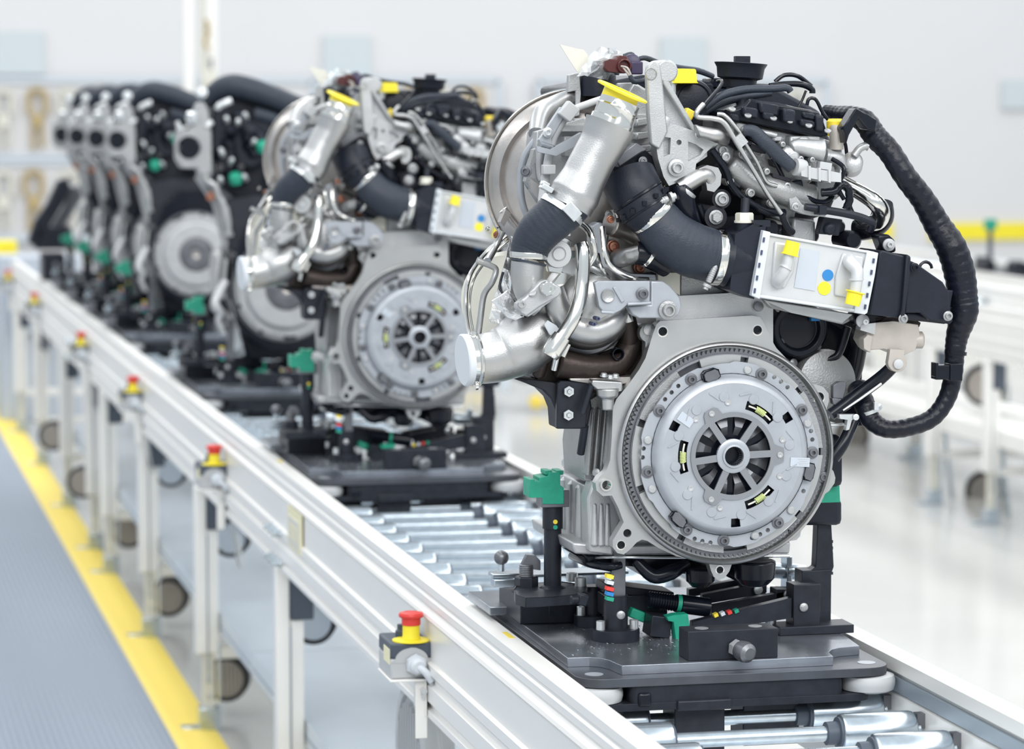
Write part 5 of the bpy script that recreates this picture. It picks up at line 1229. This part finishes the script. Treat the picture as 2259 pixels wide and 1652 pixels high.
def estop(y, label, first=None):
    """emergency stop station on the outer face of the left rail"""
    if first is not None: return copy_tree(first[0], (0, y - first[1], 0), label)
    yc = y
    c = atY(884, 1452, yc)          # box top centre
    c = atY(908, 1419, yc - .0105); c = Vector((c.x, yc, c.z))
    E = empty('emergency_stop_station', (c.x, yc, c.z - .075), label, 'emergency stop', 'emergency stop stations along the rail')
    w_ = .066; L_ = .106
    zt = c.z
    def pr(z0, z1, n, mt, bev=.003): return obj(n, M().box(Vector((c.x, yc + L_ / 2 - .01, (z0 + z1) / 2)), (w_, L_, z1 - z0)), mt, E, bev=bev)
    pr(zt - .056, zt - .024, 'housing', 'grey_plastic'); lid = pr(zt - .024, zt, 'housing_lid', 'slate')
    # arched light front of the housing
    yf = yc - .0105
    A = [Vector((c.x + .033 * math.cos(t * PI / 12) * .80, yf, zt - .026 + .019 * math.sin(t * PI / 12))) for t in range(13)]
    obj('housing_arch', M().prism([Vector((c.x + .032, yf, zt - .030))] + A + [Vector((c.x - .032, yf, zt - .030))], Vector((0, .01, 0))), 'grey_plastic', lid, bev=.0005)
    obj('side_label', M().box(Vector((c.x - w_ / 2 - .0006, yc + .022, zt - .022)), (.001, .05, .024)), 'faded', lid, 'faded yellow label')
    kx = Vector((c.x + .004, yc + .014, zt))
    obj('collar_ring', M().lathe(kx, (0, 0, 1), [(.030, 0), (.030, .002), (.016, .003)], 36), 'yellow', E)
    b = obj('button_base', M().lathe(kx, (0, 0, 1), [(.0145, .002), (.0145, .006), (.0135, .008), (.0135, .028)], 32), 'yellow', E)
    obj('stop_button', M().lathe(kx, (0, 0, 1), [(.0140, .025), (.0150, .026), (.0150, .036), (.0190, .038), (.0198, .041), (.0185, .0445), (.012, .046), (.0115, .0452), (.0001, .046)], 36), 'red', E, 'red mushroom button')
    obj('key_switch', M().lathe(Vector((c.x - .004, yc + .052, zt)), (0, 0, 1), [(.010, 0), (.010, .010), (.007, .012), (.007, .020), (.0001, .021)], 20).box(Vector((c.x + .002, yc + .05, zt + .022)), (.005, .012, .016)), 'slate', E)
    obj('pilot_lamp', M().lathe(Vector((c.x + .002, yc + .075, zt)), (0, 0, 1), [(.009, 0), (.009, .008), (.006, .012), (.0001, .013)], 18), 'galv', E)
    g_ = Vector((c.x + .006, yf, zt - .033))
    gl = obj('cable_gland', M().lathe(g_, Vector((.15, -1, -.1)), [(.0155, 0), (.0155, .009), (.013, .010), (.013, .016), (.009, .020)], 24).lathe(g_, Vector((.15, -1, -.1)), [(.0175, .001), (.0175, .007)], 6), 'white', E)
    obj('cable_sleeve', M().tube([(g_ + Vector((.002, -.015, -.002)), .006), (g_ + Vector((.012, -.022, -.010)), .006), (g_ + Vector((.022, -.022, -.024)), .0065)], 3, 12), 'white', gl)
    obj('cable', M().tube([(g_ + Vector((.018, -.022, -.020)), .0038), (g_ + Vector((.030, -.018, -.05)), .0038), (g_ + Vector((.034, -.010, -.09)), .0038), (g_ + Vector((.040, .0, -.14)), .0038), (g_ + Vector((.052, .03, -.20)), .0038), (g_ + Vector((.070, .10, -.22)), .0038), (g_ + Vector((.075, .18, -.16)), .0038)], 6, 10), 'grey_plastic', E)
    zb = zt - .056
    obj('mounting_bracket', M().box(Vector((c.x + .003, yc + .035, zb - .0015)), (.078, .11, .003)).box(Vector(((c.x + .006 + .914) / 2, yc - .008, zb - .048)), (.908 - c.x, .003, .096)).box(Vector((.911, yc + .03, zb - .03)), (.003, .09, .06)), 'rail', E, bev=.0006)
    obj('bracket_screw', M().lathe(Vector((.908, yc - .014, zb - .02)), FWD, [(.005, 0), (.005, .004), (.0001, .004)], 12).lathe(Vector((.908, yc - .014, zb - .028)), FWD, [(.004, 0), (.004, .004), (.0001, .004)], 12), 'zinc', E)
    return E
# ================================================================ build the setting
ORG[0] = Vector((0, 0, 0))
YW = 26.0
fl = obj('floor', M().box(Vector((4, 12, -.05)), (44, 44, .1)), 'floor', None, smooth=False); structure(fl)
wl = obj('wall_back', M().box(Vector((4, YW + .1, 3.5)), (44, .2, 7.2)), 'wall', None, smooth=False); structure(wl)
def wall_rect(n, x0, y0, x1, y1, mt, t=.03, dy=0):
    a = atY(x0, y0, YW - dy); b = atY(x1, y1, YW - dy)
    return obj(n, M().box(Vector(((a.x + b.x) / 2, YW - dy - t / 2, (a.z + b.z) / 2)), (abs(b.x - a.x), t, abs(a.z - b.z))), mt, None, smooth=False)
for (r, lb) in (((-60, 68, 98, 165), 'pale grey square panel high on the wall at the far left'), ((712, 78, 818, 182), 'pale grey square panel on the wall above the second engine'), ((1456, 82, 1556, 176), 'pale grey square panel on the wall behind the nearest engine top'), ((2208, 176, 2300, 240), 'pale grey square panel on the wall at the right edge')):
    tag(recenter(wall_rect('wall_panel', *r, 'panel_grey', .04)), lb, 'panel', 'square wall panels')
def frame(x0, y0, x1, y1, lb):
    a = atY(x0, y0, YW - .05); b = atY(x1, y1, YW - .05); c = (a + b) / 2
    F_ = empty('tool_board', (c.x, YW - .05, b.z), lb, 'tool board', 'white boards with hung tools on the back wall')
    w_ = b.x - a.x; h = a.z - b.z; t = .05
    obj('board_frame', M().box(Vector((c.x, YW - .06, a.z)), (w_, .05, t)).box(Vector((a.x, YW - .06, c.z)), (t, .05, h)).box(Vector((b.x, YW - .06, c.z)), (t, .05, h)).box(Vector((c.x, YW - .06, b.z)), (w_, .05, t)), 'panel_line', F_, smooth=False)
    obj('board_panel', M().box(Vector((c.x, YW - .04, c.z)), (w_, .03, h)), 'wall', F_, smooth=False)
    return F_, a, b
random.seed(12)
for (x0, y0, x1, y1, lb) in ((-120, 176, 690, 344, 'white tool board high on the wall behind the queued engines'), (-120, 358, 690, 520, 'white tool board low on the wall at the far left'), (704, 176, 1100, 440, 'white tool board on the wall between the two nearest engines'), (1188, 178, 1820, 440, 'white tool board on the wall behind the nearest engine')):
    F_, a, b = frame(x0, y0, x1, y1, lb)
    n = int((x1 - x0) / 75)
    for k in range(n):
        px = x0 + 50 + k * 75 + random.uniform(-8, 8); top = y0 + 25; ht = (y1 - y0) * .62 if y1 - y0 < 200 else 100
        m = M(); cc = atY(px, top + ht / 2, YW - .10)
        for (dx, dz, sx, sz) in ((-.07, .1, .04, .2), (.07, .1, .04, .2), (0, .2, .10, .05), (0, -.05, .10, .12), (-.04, -.2, .03, .2), (.04, -.2, .03, .16)):
            m.box(cc + Vector((dx, 0, dz)), (sx, .05, sz))
        obj('hung_tool', m, 'gold' if k % 2 == 0 else 'cream', F_, smooth=False, bev=.01)
# yellow strip on wall at right
for (x0, x1, lb) in ((1915, 1966, 'short yellow stripe board on the wall right of the nearest engine'), (2050, 2420, 'long yellow stripe board on the wall at the right edge')):
    tag(recenter(wall_rect('yellow_stripe', x0, 493, x1, 526, 'yellow', .04, 0.0)), lb, 'stripe', 'yellow stripe boards')
# column
def column():
    p = atY(446, 242, 16.0)
    Cn = empty('service_column', (p.x, 16.0, 0), 'tall white service column with cables behind the queued engines', 'column')
    obj('upright', M().box(Vector((p.x - .07, 16, 2.6)), (.05, .08, 5.2)), 'rail', Cn, bev=.004)
    obj('upright', M().box(Vector((p.x + .05, 16, 2.6)), (.06, .08, 5.2)), 'rail', Cn, bev=.004)
    random.seed(1)
    for (dx, z0, z1, mt) in ((-.005, 1.4, 2.3, 'cream'), (.02, 1.9, 2.05, 'gold'), (.045, 1.4, 1.85, 'slate'), (.035, 1.5, 1.9, 'cream'), (.01, 1.5, 1.62, 'gold')):
        obj('cable', M().tube([(Vector((p.x + dx + random.uniform(-.01, .01), 15.93, z0 + (z1 - z0) * t / 6)), .012) for t in range(7)], 3, 8), mt, Cn)
    obj('connector_box', M().box(Vector((p.x + .03, 15.94, 1.75)), (.07, .05, .08)).box(Vector((p.x + .02, 15.94, 1.62)), (.05, .05, .06)), 'cream', Cn, bev=.006)
column()
# mat with yellow border
ORG[0] = Vector((0, 0, 0))
e0 = G(394, 1652, CAM_H - .012); e1 = G(27, 1000, CAM_H - .012)
xm = (e0.x + e1.x) / 2
xy = G(500, 1652, CAM_H - .012).x
ymat = G(10, 905, CAM_H).y
MT = empty('floor_mat', (xm - .6, 7, 0), 'grey ribbed floor mat with yellow border beside the conveyor', 'floor mat')
obj('mat_surface', M().box(Vector((xm - 1.0, (ymat + 2.5) / 2, .006)), (2.0, ymat - 2.5, .012)), 'mat', MT, smooth=False)
obj('yellow_border', M().prism([Vector((xm, 2.5, 0)), Vector((xm, 2.5, .012)), Vector((xm + .02, 2.5, .0125)), Vector((xy + .01, 2.5, .003)), Vector((xy + .01, 2.5, 0))], Vector((0, ymat - 2.5, 0))), 'floor_yellow', MT, smooth=False)
# main conveyor
ys = [atX(x, y, .937).y for (x, y) in ((456, 1500), (328, 1300), (240, 1150), (207, 1120), (148, 1000), (90, 900), (45, 850))]
ys = [ys[0] - (ys[1] - ys[0])] + ys
yr0 = G(1640, 1581, ZP + .0706).y; yr1 = G(1640, 1624, ZP + .0706).y
pitch = .130
rolls = [yr0 - pitch * 3 + pitch * k for k in range(56)]
main = conveyor('white aluminium roller conveyor carrying the row of engines', 2.6, 15.2, ys, rolls)
# conveyor extras
def strip():
    V = lambda x, y, dr: Vector((x, y, CAM_H - dr))
    # guide groove strips on right rail
    obj('guide_strip', M().box(V(1.4185, 8.9, .7800), (.006, 12.6, .020)), 'rail_groove', main, smooth=False)
    # marks on rail tops
    for y in (G(1095, 1402, HR).y, G(590, 1018, HR).y):
        obj('rail_mark', M().box(V(.942, y, .7449), (.008, .05, .0006)), 'amber', main, 'small yellow mark on the rail')
    # yellow sign plate on the outer face
    ysn = atX(655, 1175, .919).y
    pl = obj('number_plate', M().box(V(.9150, ysn, .841), (.004, .17, .082)), 'faded', main, 'faded yellow number plate', smooth=False)
    obj('number_field', M().box(V(.9122, ysn, .846), (.002, .14, .058)), 'cream', pl, smooth=False)
    m = M()
    for k, seg in enumerate(('abged', 'abcd', 'afgcd', 'abc')):
        x = .9110; y0_ = ysn + .042 - k * .028
        for s in seg:
            dy, dz, w_, h = {'a': (0, .012, .016, .004), 'b': (-.007, .006, .004, .012), 'c': (-.007, -.006, .004, .012), 'd': (0, -.012, .016, .004), 'e': (.007, -.006, .004, .012), 'f': (.007, .006, .004, .012), 'g': (0, 0, .016, .004)}[s]
            m.box(V(x, y0_ + dy, .846 - dz), (.001, w_, h))
    obj('number_print', m, 'faded', pl, smooth=False)
    # joint screws
    for (yy) in (atX(620, 1190, .914).y, atX(160, 800, .914).y):
        for j, dr in enumerate((.890, .912)):
            for k in range(3):
                obj('joint_bolt', M().lathe(V(.914, yy + k * .055, .873 if j == 0 else .935), (-1, 0, 0), [(.009, 0), (.009, .008), (.006, .010), (.006, .020), (.0001, .020)], 14), 'galv', main)
strip()
# drive wheels under the line and the ribbed fan cover
def drive_wheel(y, z, r, face, label, x=.975, ax=(-1, 0, 0), rim='tire'):
    D_ = empty('drive_pulley', (x + .04, y, z - r), label, 'pulley', 'round drive pulleys under the conveyor')
    c = Vector((x, y, z))
    ax = Vector(ax).normalized(); sd = ax.cross(Vector((0, 0, 1))).normalized()
    t = obj('pulley_rim', M().lathe(c, ax, [(r * .5, -.05), (r * .98, -.05), (r, -.045), (r, 0), (r * .95, .004), (r * .82, .004), (r * .80, -.004)], 48), rim, D_)
    f = obj('pulley_face', M().lathe(c, ax, [(r * .81, -.002), (r * .2, -.001), (.0001, -.001)], 40, False), face, D_)
    m = M()
    for k in range(9):
        yy = (k - 4) / 4.5 * r * .78; hh = math.sqrt(max(0, (r * .78) ** 2 - yy * yy)); p = c + sd * yy + ax * .001
        e = sd * (r * .03)
        m.prism([p - e - Vector((0, 0, hh * .9)), p + e - Vector((0, 0, hh * .9)), p + e + Vector((0, 0, hh * .9)), p - e + Vector((0, 0, hh * .9))], ax * .004)
    obj('cooling_rib', m, face, f, smooth=False)
    return D_
yw = atX(900, 1600, .93).y
dw = drive_wheel(yw, CAM_H - 1.065, .125, 'grey_plastic', 'large ribbed grey fan cover below the nearest emergency stop', .935, rim='grey_plastic')
lbs = ['black pulley beside the conveyor leg nearest the camera, low under the tray', 'black pulley beside the second conveyor leg, low under the tray', 'black pulley beside the third conveyor leg, low under the tray', 'black pulley beside the far double leg, low under the tray', 'black pulley low under the tray, farthest one in view']
for k, (x, y) in enumerate(((498, 1498), (371, 1318), (283, 1172), (182, 1064), (116, 962))):
    yy = ys[k + 1] + .16; q = atY(x, y, yy)
    drive_wheel(yy, q.z, .060, 'beige', lbs[k], q.x, (-.3, -1, 0))
for k, (x, y) in enumerate(((690, 1372), (508, 1188), (376, 1040))):
    yy = ys[k] + .20; q = atY(x, y, yy)
    drive_wheel(yy, q.z, .050, 'tray', ['small dark pulley hanging under the rail beyond the number plate, beside the largest leg', 'small dark pulley hanging under the rail near the second emergency stop', 'small dark pulley hanging under the rail near the third emergency stop'][k], q.x, (-.3, -1, 0))
# trays
ORG[0] = Vector((0, 0, 0))
def tray(y0, y1, label):
    x0, x1, z = .972, 1.40, .30
    T_ = empty('drip_tray', ((x0 + x1) / 2, (y0 + y1) / 2, z - .05), label, 'tray', 'blue grey sheet metal trays under the conveyor')
    obj('tray_sheet', M().box(Vector(((x0 + x1) / 2, (y0 + y1) / 2, z)), (x1 - x0, y1 - y0 - .012, .004)), 'tray', T_, smooth=False)
    obj('tray_lip', M().box(Vector((x0, (y0 + y1) / 2, z - .022)), (.003, y1 - y0 - .012, .052)), 'tray', T_, smooth=False)
    obj('tray_beam', M().box(Vector((x0 + .02, (y0 + y1) / 2, z - .055)), (.02, y1 - y0 - .012, .015)), 'cream', T_, smooth=False)
    m = M()
    for k in range(int((y1 - y0) / .035)): m.box(Vector((x0 - .0018, y0 + .02 + k * .035, z - .03)), (.001, .022, .008))
    obj('tray_slot', m, 'rail_groove', T_, smooth=False)
tl = ['sheet metal tray below the conveyor, nearest and largest in view', 'sheet metal tray below the conveyor, second from the camera', 'sheet metal tray below the conveyor, third from the camera', 'sheet metal tray below the conveyor, fourth from the camera', 'sheet metal tray below the conveyor, farthest from the camera']
yt = [3.0, G(1400 // 2, 1281, CAM_H - .30).y if False else 5.75, 7.0, 8.6, 10.3, 12.4]
for k in range(5): tray(yt[k], yt[k + 1], tl[k])
# emergency stops
ye = [atX(x, y, .884).y for (x, y) in ((898, 1420), (466, 1020), (288, 862), (174, 757), (72, 668), (14, 612))]
el = ['red and yellow emergency stop on the rail, nearest and in focus', 'emergency stop on the rail, second from the camera', 'emergency stop on the rail, third from the camera', 'emergency stop on the rail, fourth from the camera', 'emergency stop on the rail, fifth from the camera', 'emergency stop at the far left edge of the photo']
e1_ = estop(ye[0], el[0])
for k in range(1, 6): estop(ye[k], el[k], (e1_, ye[0]))
# engines and pallets
offs = [0, 2.21, 4.08, 6.07, 6.85, 7.68, 8.43]
EA = engine_a()
copy_tree(EA, (0, offs[1], 0), 'smaller engine with yellow caps and silver pipe, directly behind the largest one')
PA = pallet()
pn = ['', 'dark carrier pallet under the second engine with yellow caps', 'dark carrier pallet under the first engine with a black intake pipe', 'dark carrier pallet under the fourth engine from the camera', 'dark carrier pallet under the fifth engine from the camera', 'dark carrier pallet under the sixth engine from the camera', 'dark carrier pallet under the farthest engine']
for k in range(1, 7): copy_tree(PA, (0, offs[k], 0), pn[k])
EB = engine_b(offs[2], 'first of the black-piped engines, its clutch half hidden by the silver outlet')
bn = ['fourth engine from the camera, round clutch fully visible, black intake pipe', 'fifth engine from the camera, overlapped black-piped engine', 'sixth engine from the camera, overlapped black-piped engine', 'farthest black-piped engine at the left end of the queue']
for k in range(4): copy_tree(EB, (0, offs[3 + k] - offs[2], 0), bn[k])
# second line at right
OX = 3.40
ys2 = [atX(2225, 1100, .937 + OX).y, atX(2150, 1050, .937 + OX).y, atX(1895, 1000, .937 + OX).y]
ys2 = [9.4, 10.75, 11.35, 12.9, 14.4, 16.0]
rolls2 = [12.0 + pitch * k for k in range(30)]
cv2 = conveyor('second white roller conveyor in the blurred background at the right', 8.0, 18.0, ys2, rolls2, OX)
for y in ys2: obj('floor_strut', M().cyl(Vector((.937 + OX + .10, y + .05, .01)), Vector((.937 + OX + .045, y, .30)), .009), 'galv', cv2)
cc_ = [('black pulley under the right background conveyor, upper', 11.0, .83 - .28, .16), ('black pulley under the right background conveyor, lower near the floor', 11.2, .22, .15), ('black pulley under the right background conveyor, left of its legs', 13.2, .28, .15)]
for (lb, y, z, r), (px, py) in zip(cc_, ((2172, 850), (2176, 1085), (1880, 960))):
    q = atY(px, py, y + .3); drive_wheel(y + .3, q.z, .085, 'beige', lb, q.x, (-.3, -1, 0))
def tray2(y0, y1, lb):
    x0, x1, z = 4.36, 4.80, .36
    T_ = empty('drip_tray', ((x0 + x1) / 2, (y0 + y1) / 2, z - .05), lb, 'tray')
    obj('tray_sheet', M().box(Vector(((x0 + x1) / 2, (y0 + y1) / 2, z)), (x1 - x0, y1 - y0, .004)), 'rail', T_, smooth=False)
    obj('tray_lip', M().box(Vector((x0, (y0 + y1) / 2, z - .03)), (.003, y1 - y0, .06)), 'rail', T_, smooth=False)
tray2(8.2, 17.5, 'pale tray below the second conveyor at the right')
OX3 = 4.27
cv3 = conveyor('third white roller conveyor, beyond the second one at the right', 9.0, 19.0, [10.2, 12.0, 14.0, 16.0], [12.6 + pitch * k for k in range(20)], OX3)
for (y, lb) in ((13.25, 'dark empty carrier on the third conveyor, right of the cable loop'), (12.1, 'dark empty carrier on the third conveyor at the right edge of the scene')):
    Pn = empty('empty_carrier', (1.18 + OX3, y, ZR), lb, 'pallet', 'empty carriers on the third conveyor')
    obj('base_plate', M().box(Vector((1.18 + OX3, y, Z1 - .02)), (.44, .62, .05)), 'oxide', Pn, bev=.003)
    m = M(); random.seed(int(y))
    for k in range(7): m.box(Vector((1.0 + OX3 + k * .06, y - .25 + random.random() * .5, Z1 + .02)), (.05, .08, random.uniform(.03, .09)))
    objs('fixture_block', m, 'oxide', Pn, bev=.003)
    obj('locating_column', M().cyl(Vector((1.02 + OX3, y - .1, Z1)), Vector((1.02 + OX3, y - .1, Z1 + .2)), .012), 'slate', Pn)
    obj('locating_block', M().box(Vector((1.02 + OX3, y - .1, Z1 + .22)), (.05, .04, .05)), 'green', Pn, bev=.003)
    obj('ball_knob', M().ball(Vector((1.2 + OX3, y - .2, Z1 + .09)), .03).ball(Vector((1.3 + OX3, y - .22, Z1 + .07)), .03), 'galv', Pn)
# far trolley with yellow feet, seen under the engines
def rack(px, py, lb):
    f = G(px, py, CAM_H); x, y = f.x, f.y
    R_ = empty('parts_trolley', (x, y, 0), lb, 'trolley', 'low grey trolleys with yellow wheels far down the hall')
    obj('frame', M().box(Vector((x, y, .42)), (.50, .5, .08)).box(Vector((x - .2, y, .26)), (.04, .4, .3)).box(Vector((x + .2, y, .26)), (.04, .4, .3)), 'tray', R_, bev=.01)
    for dx in (-.045, .04): obj('wheel', M().lathe(Vector((x + dx, y - .2, .06)), (-.3, -1, 0), [(.036, -.03), (.04, 0), (.02, .01)], 20), 'floor_yellow', R_)
    obj('dark_crate', M().box(Vector((x, y, .24)), (.22, .3, .16)), 'slate', R_, bev=.01)
rack(1182, 903, 'low trolley with yellow wheels seen through the gap below the silver outlet'); rack(1020, 850, 'low trolley with yellow wheels behind the second engine support'); 
def crate(px, py, X, size, mt, n, lb, cat):
    p = G(px, py, CAM_H - .0); 
    return tag(recenter(obj(n, M().box(Vector((p.x, p.y, size[2] / 2)), size), mt, None, bev=.01)), lb, cat)
# end of line cabinets
p = atY(40, 575, 15.6)
tag(recenter(obj('end_cabinet', M().box(Vector((p.x + .1, 15.6, .42)), (.42, .3, .84)).box(Vector((p.x + .1, 15.42, .6)), (.3, .06, .3)), 'label', None, bev=.01)), 'white cabinet at the far end of the conveyor', 'cabinet')
tag(recenter(obj('yellow_guard', M().box(Vector((p.x - .12, 16.2, .62)), (.10, .2, .48)).box(Vector((p.x - .03, 16.2, .84)), (.12, .1, .10)).box(Vector((p.x - .12, 16.2, .2)), (.1, .1, .4)), 'yellow', None, bev=.01)), 'yellow guard post at the far end of the conveyor', 'guard')
# dark mechanism beyond the farthest engine
def far_mech():
    Y_ = Y0 + 9.3
    Q = lambda x, y, d=0: atY(x, y, Y_ + d)
    f = Q(100, 560)
    E = empty('transfer_arm', (f.x, Y_ + .2, CAM_H - .75), 'dark slanted transfer arm beyond the last engine of the row', 'machine arm')
    obj('slanted_arm', M().prism([Q(*p) for p in ((128, 398), (150, 392), (158, 420), (110, 500), (84, 545), (62, 535), (76, 490), (104, 450))], Vector((0, .1, 0))), 'oxide', E, bev=.01)
    obj('slanted_arm', M().prism([Q(x + 26, y + 14, .1) for x, y in ((128, 398), (150, 392), (158, 420), (110, 500), (92, 530), (74, 515), (90, 480), (112, 446))], Vector((0, .1, 0))), 'steel_dark', E, bev=.01)
    obj('arm_base', M().box(Q(118, 525) + Vector((0, .1, 0)), (.16, .2, .10)).box(Q(120, 590) + Vector((0, .1, 0)), (.10, .2, .12)), 'oxide', E, bev=.01)
far_mech()
